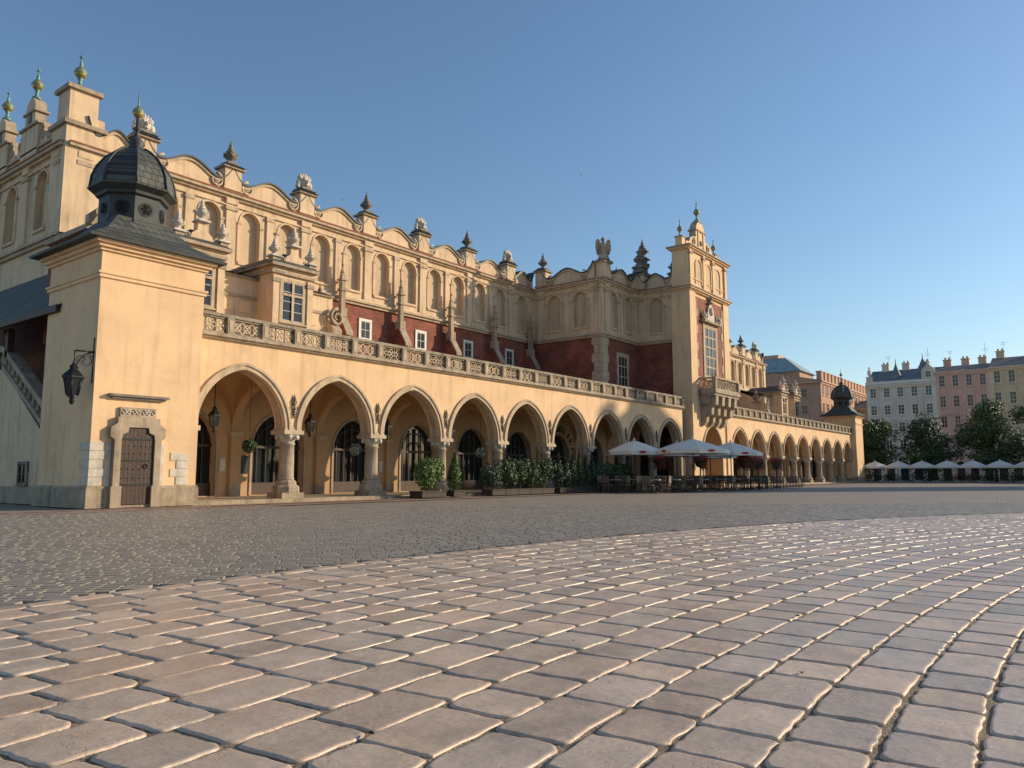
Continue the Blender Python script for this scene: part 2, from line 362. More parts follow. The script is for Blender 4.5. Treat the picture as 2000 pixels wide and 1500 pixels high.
    for i in range(npan):
        a0=x0+pw*i+.13; a1=x0+pw*(i+1)-.13; w_=(a1-a0)
        if i%2==0:
            for k in range(3):
                cx=a0+w_*(k+.5)/3
                for j in range(4):
                    t_=j*math.pi/2
                    px=cx+.105*math.cos(t_); pz=6.68+.115*math.sin(t_)
                    q.tube([(px+.095*math.cos(s),.0,pz+.095*math.sin(s)) for s in [2*math.pi*u/8 for u in range(8)]],.032,'stone2',4,True,False)
                q.box(cx+w_/6-.02,cx+w_/6+.02,-.03,.03,6.43,6.93,'trac')
        else:
            for k in range(3):
                c0=a0+w_*k/3; c1=a0+w_*(k+1)/3
                q.tube([(c0,0,6.43),(c1,0,6.93)],.04,'stone2',4,False,False); q.tube([(c1,0,6.43),(c0,0,6.93)],.04,'stone2',4,False,False)
                cm=(c0+c1)/2
                q.tube([(cm+.15*math.cos(s),-.01,6.68+.15*math.sin(s)) for s in [2*math.pi*u/8 for u in range(8)]],.03,'stone2',4,True,False)
    q.obj('balustrade',hall)
arcade(AL0,9,'l')
arcade(mir(AL0)-9*SP,9,'r')
# ---------------- attic
Z0,Z1,ZC=12.1,16.15,16.5
def attic(mb,piers,a_s,a_e,kinds,stat=1,scroll=True):
    m='stucco2'
    segs=list(zip(piers[:-1],piers[1:]))
    if a_s<piers[0]: mb.quad([(a_s,0,Z0),(piers[0],0,Z0),(piers[0],0,Z1),(a_s,0,Z1)],m)
    if a_e>piers[-1]: mb.quad([(piers[-1],0,Z0),(a_e,0,Z0),(a_e,0,Z1),(piers[-1],0,Z1)],m)
    for p,q in segs:
        L=q-p; k=2 if L>4 else 1
        for j in range(k):
            b0=p+L*j/k; b1=p+L*(j+1)/k; c=(b0+b1)/2; hw=.62
            arch_wall(mb,b0,b1,Z0,Z1,c,hw,12.75,15.05,0,.28,m,'niche',0,m,8)
            arch_ring(mb,c,hw,0,15.05,.0,.1,-.05,.01,m,8,15.0)
            mb.box(c-hw-.1,c+hw+.1,-.1,.0,12.6,12.74,m)
            for sx in(-1,1):
                mb.box(c+sx*(hw+.09)-.09,c+sx*(hw+.09)+.09,-.06,.002,12.742,14.88,m); mb.box(c+sx*(hw+.09)-.13,c+sx*(hw+.09)+.13,-.1,.001,14.88,15.0,'stone2')
        if not scroll: continue
        N=30; prof=[]
        for i in range(N+1):
            t=i/N; s=abs(t-.5)*2
            if s<.62: z=ZC+.55+.6*(.5+.5*math.cos(math.pi*s/.62))**.8
            elif s<.7: z=ZC+.55
            else: z=ZC+.55+.8*((s-.7)/.3)**1.8
            prof.append((p+L*t,z))
        mb.poly([(p,ZC)]+prof+[(q,ZC)],.0,.45,m)
        for i in range(N):
            (x,z),(x2,z2)=prof[i],prof[i+1]
            for dd0,dd1,h0,h1,mm in((-.17,.58,.07,.17,'lead'),(-.09,.0,-.09,.07,'stone2')):
                mb.quad([(x,dd0,z+h0),(x2,dd0,z2+h0),(x2,dd0,z2+h1),(x,dd0,z+h1)],mm)
                mb.quad([(x,dd0,z+h1),(x2,dd0,z2+h1),(x2,dd1,z2+h1),(x,dd1,z+h1)],mm)
                mb.quad([(x,dd0,z+h0),(x2,dd0,z2+h0),(x2,dd1,z2+h0),(x,dd1,z+h0)],mm)
        rv=min(.40,L*.095)
        spiral(mb,p+L*.195,ZC+.5,rv,-.05,'stone2',1,1.8,.085); spiral(mb,q-L*.195,ZC+.5,rv,-.05,'stone2',-1,1.8,.085)
    mb.box(a_s,a_e,-.28,.0,Z0-.14,Z0,'stone2'); mb.box(a_s,a_e,-.16,.0,Z0-.3,Z0-.14,'stone2'); mb.box(a_s,a_e,-.1,-.002,Z0,Z0+.16,m)
    mb.box(a_s,a_e,-.1,.002,15.75,15.85,m)
    mb.box(a_s,a_e,-.16,.3,Z1,Z1+.12,m); mb.box(a_s,a_e,-.32,.3,Z1+.12,Z1+.27,'stone2'); mb.box(a_s,a_e,-.36,.2,Z1+.27,Z1+.34,'tile')
    for i,p in enumerate(piers):
        mb.box(p-.3,p+.3,-.12,.0,Z0+.16,15.75,m); mb.box(p-.36,p+.36,-.18,.0,15.85,Z1,m); mb.box(p-.38,p+.38,-.19,-.003,15.5,15.7,'stone2')
        k=kinds[i%len(kinds)]
        if k is None: continue
        mb.box(p-.52,p+.52,-.16,.6,ZC,ZC+1.35,m); mb.box(p-.6,p+.6,-.24,.68,ZC+.12,ZC+.2,m)
        mb.box(p-.66,p+.66,-.3,.74,ZC+1.35,ZC+1.47,'stone'); mb.frus(p,.22,ZC+1.47,ZC+1.62,.62,.42,'lead')
        if k=='v': vase(mb,p,.22,ZC+1.62,.95*stat)
        elif k=='m': mascaron(mb,p,.22,ZC+1.62,.95*stat)
        elif k=='e': eagle(mb,p,.22,ZC+1.62)
        elif k=='o':
            mb.frus(p,.22,ZC+1.62,ZC+2.0,.5,.4,'stoned'); vase(mb,p,.22,ZC+2.0,1.3,'stoned')
    for p,q in segs:
        if q-p>4:
            c=(p+q)/2; mb.box(c-.2,c+.2,-.1,.0,Z0+.16,15.75,m); mb.box(c-.26,c+.26,-.14,-.004,15.5,15.7,'stone2')
YW=37.3; XH0=14.6; XT=51.5; YT=30.6; XT2=57.4
PX=[15.4,18.2,23.1,28.1,33.1,38.2,43.25,48.3]
def hallside(mirror):
    f=(lambda x:mir(x)) if mirror else (lambda x:x)
    mb=MB(); mb.xf=FY(0,YW)
    pl=sorted([f(x) for x in PX]+[f(51.5)])
    ks=[None,'m','v','m','v','m','v','m',None]
    if mirror: ks=ks[::-1]
    a0,a1=sorted([f(XH0),f(XT)])
    attic(mb,pl,a0,a1,ks)
    for x in PX[3:]:
        window(mb,f(x)-.1,9.75,10.85,.75,0,2,2,'wframe',.05,'paint',.17)
    mb.quad([(a0,0,5),(a1,0,5),(a1,0,Z0-.2),(a0,0,Z0-.2)],'brick')
    for k in range(5):
        x=f(30.65+5.03*k- (0.3 if k==4 else 0))
        sv=mb.xf; mb.xf=FX(x-.22,YW)
        mb.poly([(0.0,7.5),(1.15,7.5),(1.15,9.7),(.5,10.9),(0,11.3)],0,.44,'brick','stone')
        mb.poly([(1.32,9.5),(1.32,9.68),(.5,11.05),(.5,10.85)],-.06,.5,'stone')
        mb.xf=sv
        mb.box(x-.24,x+.24,-.75,-.25,10.7,11.25,'stone'); mb.box(x-.15,x+.15,-.65,-.35,11.25,13.0,'stone'); mb.box(x-.22,x+.22,-.72,-.28,12.35,12.5,'stone')
        mb.frus(x,-.5,13.0,13.1,.24,.24,'stone'); mb.frus(x,-.5,13.1,13.9,.15,.04,'stone')
        mb.ball(x,-.5,13.55,.16,'stone',6,(1,1,.6)); mb.ball(x,-.5,14.0,.1,'stone',6)
    mb.obj('hall_wall_and_attic',hall)
    mb=MB(); mb.xf=FY(0,0)
    a0,a1=sorted([f(15.0),f(27.0)])
    yb=33.2
    mb.box(a0,a1,yb,YW-.05,6,10.7,'stucco2'); mb.box(a0,a1,yb-.12,YW-.06,10.7,10.82,'stone')
    mb.quad([(a0,yb-.25,10.83),(a1,yb-.25,10.83),(a1,YW-.02,11.9),(a0,YW-.02,11.9)],'lead')
    mb.box(a0,a1,yb-.06,yb,9.7,9.85,'stone'); mb.box(a0,a1,yb-.06,yb,8.6,8.7,'stone')
    for k in range(12):
        x=a0+.6+k*(a1-a0-1)/11
        mb.box(x-.3,x+.3,yb-.04,yb+.01,9.0,9.55,'stucco')
    e=f(27.0); s=1 if not mirror else -1
    sv=mb.xf; mb.xf=FX(e-.3,YW)
    mb.poly([(0,6),(4.6,6),(4.6,8.9),(4.0,9.6),(3.2,9.9),(2.4,10.8),(1,11.4),(0,11.7)],0,.6,'stucco2','stone')
    mb.xf=sv
    spiral(mb,e+.1*s,9.6,.5,YW-4.4,'stone',s,1.5,.12)
    vase(mb,e,YW-3.0,10.0,1.1,'stone')
    for c in(18.4,23.45):
        c=f(c); y0=32.0
        mb.box(c-1.2,c+1.2,y0,YW-.5,6.3,11.0,'stucco2')
        for sx in(-1,1):
            mb.box(c+sx*1.03-.17,c+sx*1.03+.17,y0-.12,y0,6.4,10.9,'stucco2'); mb.box(c+sx*1.03-.22,c+sx*1.03+.22,y0-.17,y0-.001,10.55,10.75,'stone')
        mb.box(c-1.3,c+1.3,y0-.14,YW-.6,11.0,11.15,'stone'); mb.box(c-1.2,c+1.2,y0-.06,YW-.6,11.15,11.35,'stucco2'); mb.box(c-1.42,c+1.42,y0-.3,YW-.6,11.35,11.5,'stone')
        mb.frus(c,y0+2.2,11.5,12.2,1.45,.3,'slate',2.5,1.8)
        window(mb,c,8.7,10.65,1.2,y0,2,4,'wframe',.04,'stone2',.16); mb.box(c-.07,c+.07,y0-.09,y0-.05,8.7,10.65,'stone2'); mb.box(c-.6,c+.6,y0-.088,y0-.051,9.95,10.07,'stone2')
        mb.poly([(c-.6,11.5),(c-.5,11.9),(c-.25,12.1),(c-.2,12.5),(c+.2,12.5),(c+.25,12.1),(c+.5,11.9),(c+.6,11.5)],y0-.1,y0+.15,'stucco2')
        spiral(mb,c-.75,11.7,.2,y0-.05,'stone',-1,1.3,.05); spiral(mb,c+.75,11.7,.2,y0-.05,'stone',1,1.3,.05)
        vase(mb,c,y0+.02,12.5,.75,'white')
        for sx in(-1,1): mb.box(c+sx*1.1-.2,c+sx*1.1+.2,y0-.15,y0+.25,11.5,11.8,'stone'); vase(mb,c+sx*1.1,y0+.05,11.8,.7,'white')
    mb.obj('stair_block',hall)
    mb=MB()
    A,B=XT,XT2
    x0,x1=sorted([f(A),f(B)])
    mb.xf=FY(0,YT)
    kk=['e',None] if not mirror else [None,'e']
    attic(mb,[x0+.7,x1-.5] if not mirror else [x0+.5,x1-.7],x0,x1,kk,stat=1)
    mb.quad([(x0,0,5),(x1,0,5),(x1,0,Z0-.2),(x0,0,Z0-.2)],'brick')
    c=(x0+x1)/2+.2
    window(mb,c,7.2,10.6,1.5,0,3,4,'stone2',.1,'stone2',.22)
    for k in range(7):
        w_=.75 if k%2 else .95
        xx=x0 if not mirror else x1
        if not mirror: mb.box(xx-.02,xx+w_,-.05,.02,7.0+.7*k,7.68+.7*k,'stone2')
        else: mb.box(xx-w_,xx+.02,-.05,.02,7.0+.7*k,7.68+.7*k,'stone2')
    if not mirror:
        mb.xf=FX(XT,YW); L=YW-YT
        attic(mb,[.9,L-.7],-.0,L,['v',None]); mb.quad([(0,0,5),(L,0,5),(L,0,Z0-.2),(0,0,Z0-.2)],'brick')
        for k in range(7): mb.box(L-(.75 if k%2 else .95),L+.02,-.05,.02,7.0+.7*k,7.68+.7*k,'stone2')
        mb.xf=FX(XT2,YT); L=YT-27.0
        attic(mb,[.2,L-.3],0,L,['o',None]); mb.quad([(0,0,5),(L,0,5),(L,0,Z0-.2),(0,0,Z0-.2)],'brick')
        mb.xf=FX(XT2,YW)
        vase(mb,3,3,18.2,1.1)
        mb.box(6.3,7.2,.5,1.4,16.5,18,'stoned'); vase(mb,6.75,.95,18,1.5)
    else:
        mb.xf=FPX(f(XT),YT); L=YW-YT; attic(mb,[.7,L-.9],0,L,[None,'v']); mb.quad([(0,0,5),(L,0,5),(L,0,Z0-.2),(0,0,Z0-.2)],'brick')
        mb.xf=FPX(f(XT2),27); L=YT-27; mb.quad([(0,0,5),(L,0,5),(L,0,16.3),(0,0,16.3)],'stucco2')
    mb.obj('transept',hall)
hallside(False); hallside(True)
rf=MB(); rf.box(XH0+.5,mir(XH0)-.5,YW+.5,57,15.6,16.2,'lead'); rf.box(XT+.5,mir(XT)-.5,YT+.5,YW+.5,15.5,16.1,'lead'); rf.box(XT2+.5,mir(XT2)-.5,27,YT+.5,15.4,16.0,'lead')
rf.quad([(mir(XH0),YW,0),(mir(XH0),57.3,0),(mir(XH0),57.3,16.4),(mir(XH0),YW,16.4)],'stucco2'); rf.quad([(XH0,57.3,0),(mir(XH0),57.3,0),(mir(XH0),57.3,16.4),(XH0,57.3,16.4)],'stucco2')
rf.obj('hall_roof',hall)
e=MB(); e.xf=FX(XH0,57.3)
attic(e,[1.0,4.4,8.2,11.9,15.7,19.3],0,20,[None],scroll=False)
e.quad([(0,0,0),(20,0,0),(20,0,Z0-.1),(0,0,Z0-.1)],'stucco2')
# solid stepped gable: the end wall rises higher than the long sides
def gprof(c):
    return [(c-1.9,17.25),(c-1.75,17.5),(c-1.5,17.95),(c-1.3,18.3),(c-.7,18.35),(c+.7,18.35),(c+1.3,18.3),(c+1.5,17.95),(c+1.75,17.5),(c+1.9,17.25)]
gp_=[(0,ZC),(0,17.25)]
for c in(4.4,8.1,11.9,15.7): gp_+= gprof(c)
gp_+=[(19.2,17.25),(19.2,ZC)]
e.poly(gp_,.02,.5,'stucco2','stone')
e.box(0,19.3,-.1,.0,17.0,17.1,'stone2')
e.box(18.9,20.02,-.1,1.6,ZC,18.0,'stucco2')
e.xf=FY()
e.box(14.45,16.1,37.15,38.7,Z0,17.3,'stucco2'); e.box(14.3,16.25,37.0,38.85,17.3,17.5,'stone')
e.box(14.55,15.85,37.25,38.5,17.5,19.1,'stucco2'); e.box(14.4,16.0,37.1,38.65,19.1,19.3,'stone'); e.frus(15.2,37.9,19.3,19.55,.6,.3,'lead')
finial(e,15.2,37.9,19.5,1.05)
for Y in(41.6,45.4,49.2):
    e.xf=FX(XH0,Y)
    e.box(-1.0,1.0,-.1,.5,ZC,18.3,'stucco2'); e.box(-1.15,1.15,-.2,.6,18.3,18.42,'stone')
    e.poly([(-.62,18.42),(-.62,19.2),(-.5,19.6),(-.2,19.85),(0,19.9),(.2,19.85),(.5,19.6),(.62,19.2),(.62,18.42)],-.12,.4,'stucco2','stone')
    e.box(-.75,.75,-.2,.5,19.05,19.15,'stone')
    e.box(-.2,.2,-.16,-.1,18.55,19.0,'stoned')
    spiral(e,-1.35,17.75,.35,0,'stone2',-1); spiral(e,1.35,17.75,.35,0,'stone2',1)
    finial(e,0,.1,19.9,1)
e.obj('end_facade',hall)
# ---------------- corner towers
def corner_tower(x0,x1,name,detail=True):
    mb=MB(); y0=25.6;y1=29.5; cx=(x0+x1)/2; cy=(y0+y1)/2
    mb.box(x0,x1,y0,y1,0,8.5,'stucco')
    mb.box(x0-.08,x1+.08,y0-.08,y1+.08,0,.62,'plinth'); mb.box(x0-.05,x1+.05,y0-.05,y1+.05,.62,.7,'stone')
    mb.box(x0-.06,x1+.06,y0-.06,y1+.06,7.5,7.62,'stucco'); mb.box(x0-.1,x1+.1,y0-.1,y1+.1,7.62,7.7,'stucco')
    mb.box(x0-.08,x1+.08,y0-.08,y1+.08,8.4,8.5,'stucco'); mb.box(x0-.18,x1+.18,y0-.18,y1+.18,8.5,8.62,'stucco'); mb.box(x0-.3,x1+.3,y0-.3,y1+.3,8.62,8.72,'stucco')
    mb.frus(cx,cy,8.72,8.8,2.4,2.42,'lead'); mb.frus(cx,cy,8.8,9.35,2.42,1.5,'slate'); mb.frus(cx,cy,9.35,10.05,1.5,.95,'slate')
    r8=math.pi/8
    mb.lathe(cx,cy,9.7,[(1.2,0),(1.2,.25),(1.1,.3),(1.1,1.2),(1.22,1.25),(1.25,1.35),(1.5,1.5)],'lead',8,False,r8)
    for k in range(8):
        t=k*math.pi/4; rr=1.1*math.cos(r8)
        px,py=cx+rr*math.cos(t),cy+rr*math.sin(t); ux,uy=-math.sin(t),math.cos(t)
        for q,(r_,o_,m_) in enumerate(((.27,.02,'iron'),(.2,.03,'dark'))):
            mb.F([mb.V(px+ux*r_*math.cos(s)+math.cos(t)*o_,py+uy*r_*math.cos(s)+math.sin(t)*o_,10.45+r_*math.sin(s)) for s in [2*math.pi*i/14 for i in range(14)]],m_)
        for s in range(3):
            an=s*math.pi/3
            mb.tube([(px+ux*.2*math.cos(an)+.04*math.cos(t),py+uy*.2*math.cos(an)+.04*math.sin(t),10.45+.2*math.sin(an)),(px-ux*.2*math.cos(an)+.04*math.cos(t),py-uy*.2*math.cos(an)+.04*math.sin(t),10.45-.2*math.sin(an))],.015,'iron',4)
    mb.lathe(cx,cy,11.2,[(1.48,0),(1.5,.06),(1.40,.12),(1.36,.5),(1.22,.9),(.95,1.3),(.6,1.6),(.36,1.72)],'slate',8,False,r8)
    for k in range(8):
        t=k*math.pi/4+r8
        mb.tube([(cx+r*math.cos(t),cy+r*math.sin(t),11.2+h) for r,h in [(1.42,.1),(1.38,.5),(1.24,.9),(.97,1.3),(.62,1.6),(.38,1.74)]],.045,'lead',5)
    mb.lathe(cx,cy,12.9,[(.36,0),(.4,.06),(.2,.16),(.3,.28),(.24,.4),(.1,.55),(.07,.8),(.16,.86),(.08,.94),(.05,1.35)],'lead',10)
    mb.ball(cx,cy,14.4,.2,'gold',10); mb.lathe(cx,cy,14.4,[(.205,-.03),(.21,0),(.205,.03)],'copper',10)
    mb.lathe(cx,cy,14.58,[(.06,0),(.03,.2),(.02,.6)],'copper',6)
    if detail:
        c=12.75; d=y0
        for k in range(5):
            w_=.62 if k%2 else .4
            mb.box(x0-.02,x0+w_,d-.025,d+.01,.72+.28*k,.98+.28*k,'white')
            mb.box(x0-.022,x0+.01,d-.02,d+(.4 if k%2 else .7),.72+.28*k,.98+.28*k,'white')
            mb.box(x1-.35-w_,x1-.33,d-.025,d+.01,.72+.28*k,.98+.28*k,'white') if k<4 else None
        mb.box(c-.98,c+.98,d-.11,d-.082,0,.58,'plinth')
        mb.box(c-.56,c+.56,d-.12,d+.0,.08,2.75,'dark')
        for k in range(8): mb.box(c-.54+.135*k,c-.54+.135*k+.125,d-.135,d-.12,.1,2.7,'wood')
        for z in(.7,1.5,2.2): mb.box(c-.54,c+.54,d-.15,d-.136,z,z+.06,'iron')
        for z in(.95,1.25,1.75,2.0):
            for k in range(6): mb.ball(c-.47+.19*k,d-.14,z,.022,'iron',5)
        mb.tube([(c+.3+.07*math.cos(s),d-.16,1.35+.07*math.sin(s)) for s in [2*math.pi*u/8 for u in range(8)]],.014,'iron',4,True)
        mb.box(c-.78,c-.56,d-.2,d,.0,2.2,'stone'); mb.box(c+.56,c+.78,d-.2,d,.0,2.2,'stone')
        mb.box(c-.84,c-.5,d-.24,d-.01,.0,.7,'stone'); mb.box(c+.5,c+.84,d-.24,d-.01,.0,.7,'stone')
        mb.poly([(c-.78,2.2),(c-.92,2.3),(c-.92,2.6),(c-.7,2.75),(c-.7,2.95),(c+.7,2.95),(c+.7,2.75),(c+.92,2.6),(c+.92,2.3),(c+.78,2.2),(c+.56,2.2),(c+.53,2.38),(c+.36,2.45),(c+.33,2.62),(c-.33,2.62),(c-.36,2.45),(c-.53,2.38),(c-.56,2.2)],d-.2,d,'stone')
        mb.box(c-.6,c+.6,d-.1,d,2.96,3.28,'stone')
        for k in range(7): spiral(mb,c-.5+.165*k,3.12,.085,d-.12,'white',1 if k%2 else -1,1.1,.024)
        mb.box(c-.9,c+.9,d-.12,d,3.55,3.62,'stoned'); mb.box(c-1.0,c+1.0,d-.2,d,3.62,3.7,'stoned')
        mb.box(c+.8,c+.98,d-.03,d,.62,2.1,'white'); mb.box(c-.98,c-.8,d-.03,d,.62,2.1,'white')
    mb.obj(name,hall)
corner_tower(11.3,14.95,'corner_tower')
corner_tower(mir(14.95),mir(11.3),'corner_tower_far',False)
# ---------------- central tower
t=MB(); T0,T1=57.0,64.9; TY=25.75; TC=(T0+T1)/2
t.xf=FY(0,TY)
arch_wall(t,T0,T1,0,5.3,TC,1.9,0,2.85,.3,3.2,'stucco','dark',0,'inner',12)
arch_ring(t,TC,1.9,.3,2.85,0,.2,-.08,.01,'stone2',12,0)
t.box(T0,T1,0.002,1.4,5.3,19.3,'stucco')
t.box(T0+1.0,T1-.4,1.0,4.8,5.3,16.5,'stucco')
t.box(T0,T0+.01,0,1.4,0,5.3,'stucco')
for a,b in((T0-.06,T0+1.05),(T1-1.05,T1+.06)):
    t.box(a,b,-.12,1.5,.6,15.9,'stucco'); t.box(a-.1,b+.1,-.22,1.6,0,.6,'plinth')
t.box(T0+1.06,T1-1.06,-.02,.0,8.2,15.6,'brick')
for sx,e_ in((1,T0+1.05),(-1,T1-1.05)):
    for k in range(10):
        w_=.28 if k%2 else .5
        a,b=sorted([e_,e_+sx*w_]); t.box(a,b,-.06,-.021,8.3+.7*k,8.98+.7*k,'stone2')
for z,p in((15.9,.15),(16.02,.3),(16.14,.38)): t.box(T0-p,T1+p,-p-.05,1.4+p,z,z+.11,'stucco' if p<.35 else 'stone')
for z,p in((19.3,.12),(19.42,.25),(19.54,.36)): t.box(T0-p,T1+p,-p-.05,1.4+p,z,z+.11,'stucco' if p<.35 else 'stone')
for c in(TC-1.95,TC,TC+1.95):
    arch_ring(t,c,.55,0,18.2,0,.12,-.08,.01,'stucco',8,16.7); t.F([t.V(c+x,-.006,18.2+z) for x,z in arch_pts(.55,0)]+[t.V(c+.55,-.006,16.7),t.V(c-.55,-.006,16.7)],'niche')
for c in(T0+.35,TC-.97,TC+.97,T1-.35): t.box(c-.2,c+.2,-.14,.0,16.25,19.3,'stucco'); t.box(c-.26,c+.26,-.2,-.001,18.95,19.12,'stone')
t.box(T0,T1,-.07,-.002,17.0,17.08,'stucco')
window(t,TC,9.1,13.3,2.3,-.02,3,5,'stone2',.12,'stone2',.3)
t.box(TC-1.7,TC+1.7,-.4,-.02,13.62,13.8,'stone')
t.poly([(TC-1.5,13.8),(TC-1.3,14.2),(TC-.7,14.3),(TC-.45,15.0),(TC-.2,15.3),(TC,15.6),(TC+.2,15.3),(TC+.45,15.0),(TC+.7,14.3),(TC+1.3,14.2),(TC+1.5,13.8)],-.2,-.03,'white')
for sx in(-1,1): spiral(t,TC+sx*1.1,14.15,.3,-.24,'stone',sx,1.4,.08); vase(t,TC+sx*1.5,-.2,13.8,.6,'white')
t.ball(TC,-.25,14.7,.3,'white',8,(1,.5,1.2)); vase(t,TC,-.12,15.4,.7,'stone')
t.box(TC-2.6,TC+2.6,-1.5,0,7.55,7.8,'stone'); t.box(TC-2.5,TC+2.5,-1.38,-.1,7.35,7.55,'stone')
t.box(TC-2.55,TC+2.55,-1.45,-1.2,7.8,7.95,'stone'); t.box(TC-2.6,TC+2.6,-1.5,-1.18,8.7,8.85,'stone')
for sx in(-1,1):
    a,b=sorted([TC+sx*2.55,TC+sx*2.35]); t.box(a,b,-1.2,0,7.8,7.95,'stone'); t.box(a,b,-1.18,0,8.7,8.85,'stone')
    t.box(TC+sx*2.45-.16,TC+sx*2.45+.16,-1.5,-1.18,7.95,8.7,'stone')
    for k in range(3):
        t.tube([((TC+sx*2.45),-1.05+.4*k+.15*math.cos(s),8.32+.3*math.sin(s)) for s in [2*math.pi*u/10 for u in range(10)]],.05,'stone',4,True)
for k in range(8):
    cx=TC-2.0+.57*k
    t.tube([(cx+.24*math.cos(s),-1.32,8.32+.3*math.sin(s)) for s in [2*math.pi*u/10 for u in range(10)]],.05,'stone',4,True)
    t.box(cx-.03,cx+.03,-1.36,-1.28,7.95,8.7,'stone')
t.box(TC-2.4,TC+2.4,-.9,-.02,6.7,7.35,'stone')
for c in(TC-1.95,TC-.65,TC+.65,TC+1.95):
    sv=t.xf; t.xf=FX(c-.25,TY)
    t.poly([(0,5.0),(.25,5.0),(.45,5.3),(.5,5.7),(.9,5.85),(.95,6.4),(1.3,6.6),(1.35,7.35),(0,7.35)],0,.5,'stone')
    t.xf=sv
g0,g1=57.5,64.4; gc=(g0+g1)/2; gd=.55
zz=19.65
prof=[(g0+.5,zz),(g0+.5,zz+.7),(g0+1.1,zz+.75),(g0+1.35,zz+1.15),(g0+1.9,zz+1.4),(gc-.95,zz+1.5),(gc-.95,zz+2.2),(gc-.7,zz+2.7),(gc-.35,zz+2.95)]
full=prof+[(2*gc-a,z) for a,z in prof[::-1]]
t.poly(full,gd,gd+.6,'stucco','stone')
t.box(gc-1.05,gc+1.05,gd-.1,gd+.7,zz+2.1,zz+2.22,'stone'); t.box(gc-.6,gc-.45,gd-.08,gd,zz+.3,zz+2.1,'stucco'); t.box(gc+.45,gc+.6,gd-.08,gd,zz+.3,zz+2.1,'stucco')
spiral(t,gc-1.5,zz+.95,.35,gd-.03,'stone',-1); spiral(t,gc+1.5,zz+.95,.35,gd-.03,'stone',1)
t.ball(gc,gd-.02,zz+1.1,.25,'stoned',8,(1,.4,1))
t.frus(gc,gd+.3,zz+2.95,zz+3.2,.35,.2,'stone'); finial(t,gc,gd+.3,zz+3.2,1.0)
for a in(g0,g1): t.box(a-.3,a+.3,gd,gd+.6,zz,zz+.85,'stucco'); t.box(a-.36,a+.36,gd-.06,gd+.66,zz+.85,zz+.95,'stone'); finial(t,a,gd+.3,zz+.95,.85)
for a in(T0+.9,T1-.9): t.frus(a,gd+4,16.5,19.3,.35,.3,'stoned'); vase(t,a,gd+4,19.3,1.2)
t.obj('central_tower',hall)
# ---------------- stair side at left end
s=MB(); s.xf=FX(11.7,44)
s.poly([(0,0),(15.2,0),(15.2,1.9),(14.2,2.2),(9.6,5.2),(0,5.6)],0,.35,'stucco2','stone')
s.box(0,15.3,-.08,-.002,0,.62,'plinth')
for k in range(13):
    a=14.6-k*.42; z=2.0+k*.27
    s.lathe(a,.1,z,[(.09,0),(.06,.1),(.11,.3),(.06,.55),(.09,.68)],'stone',8)
s.poly([(15.2,2.55),(15.2,2.8),(9.6,6.15),(9.6,5.9)],-.1,.35,'stone'); s.poly([(15.2,1.9),(15.2,2.08),(9.6,5.4),(9.6,5.2)],-.06,.36,'stone')
s.box(0,9.6,-.1,.35,5.9,6.15,'stone'); s.box(14.95,15.3,-.12,.4,1.9,3.0,'stone')
for k in range(16): s.lathe(9.3-k*.5,.1,5.3,[(.09,0),(.06,.1),(.11,.3),(.06,.55),(.09,.68)],'stone',8)
window(s,12.3,.75,1.45,.7,0,2,2,'wood',.06,'stoned',.1); window(s,14.1,.75,1.55,.8,0,2,2,'wood',.06,'stoned',.1)
s.quad([(0,-.5,6.9),(15.6,-.5,6.9),(15.6,2.85,10.3),(0,2.85,10.3)],'slate'); s.quad([(0,-.5,6.85),(15.6,-.5,6.85),(15.6,2.85,10.25),(0,2.85,10.25)],'wood')
s.box(0,15.5,-.55,-.4,6.7,6.95,'wood')
for a in(1,5.5,10,14.6): s.box(a-.12,a+.12,-.1,.14,5.6,6.75,'wood'); s.poly([(a,6.0),(a-.6,6.7),(a-.6,6.8),(a+.1,6.8)],-.02,.08,'wood')
s.quad([(0,2.7,0),(15.6,2.7,0),(15.6,2.7,9),(0,2.7,9)],'brick')
s.xf=FY(); s.box(12.6,14.6,29.6,33.2,6.2,10.2,'brick'); s.box(12.4,14.7,29.5,33.2,10.2,10.4,'stone'); s.poly([(12.5,10.4),(12.5,10.8),(13.0,11.3),(13.6,10.9),(14.5,10.7),(14.5,10.4)],29.6,29.9,'stone')
s.obj('side_staircase',hall)
# ---------------- lanterns
def lantern(name,x,y,z,hang,bracket=None,s=1):
    mb=MB(); mb.xf=FY(x,y)
    mb.lathe(0,0,z-.5*s,[(.03,0),(.08,.08),(.05,.16),(.16,.24)],'iron',8,sc=s)
    mb.lathe(0,0,z-.25*s,[(.15,0),(.25,.48)],'glass',6,False,sc=s)
    for k in range(6):
        q=k*math.pi/3
        mb.tube([(.155*s*math.cos(q),.155*s*math.sin(q),z-.25*s),(.255*s*math.cos(q),.255*s*math.sin(q),z+.23*s)],.018*s,'iron',4)
    mb.lathe(0,0,z+.22*s,[(.3,0),(.3,.05),(.2,.16),(.1,.26),(.12,.32),(.04,.42),(.03,.5)],'iron',6,False,sc=s)
    mb.tube([(0,0,z+.6*s),(0,0,hang)],.02,'iron',5)
    if bracket:
        bx,by=bracket
        mb.tube([(0,0,hang),(bx,by,hang+.02)],.028,'iron',5)
        pts=[(bx*(1-math.cos(q)*1.0),by*(1-math.cos(q)),hang-.9+.9*math.sin(q)) for q in [math.pi/2*i/8 for i in range(9)]]
        mb.tube(pts,.022,'iron',5)
        for u,r_ in((.3,.16),(.65,.22)):
            mb.tube([(bx*u+r_*(1-.03*i)*math.cos(i*.6),by*u,hang-.28+r_*(1-.03*i)*math.sin(i*.6)) for i in range(18)],.014,'iron',4)
        mb.tube([(bx,by,hang-1.0),(bx,by,hang+.5)],.03,'iron',5)
    return mb.obj(name)
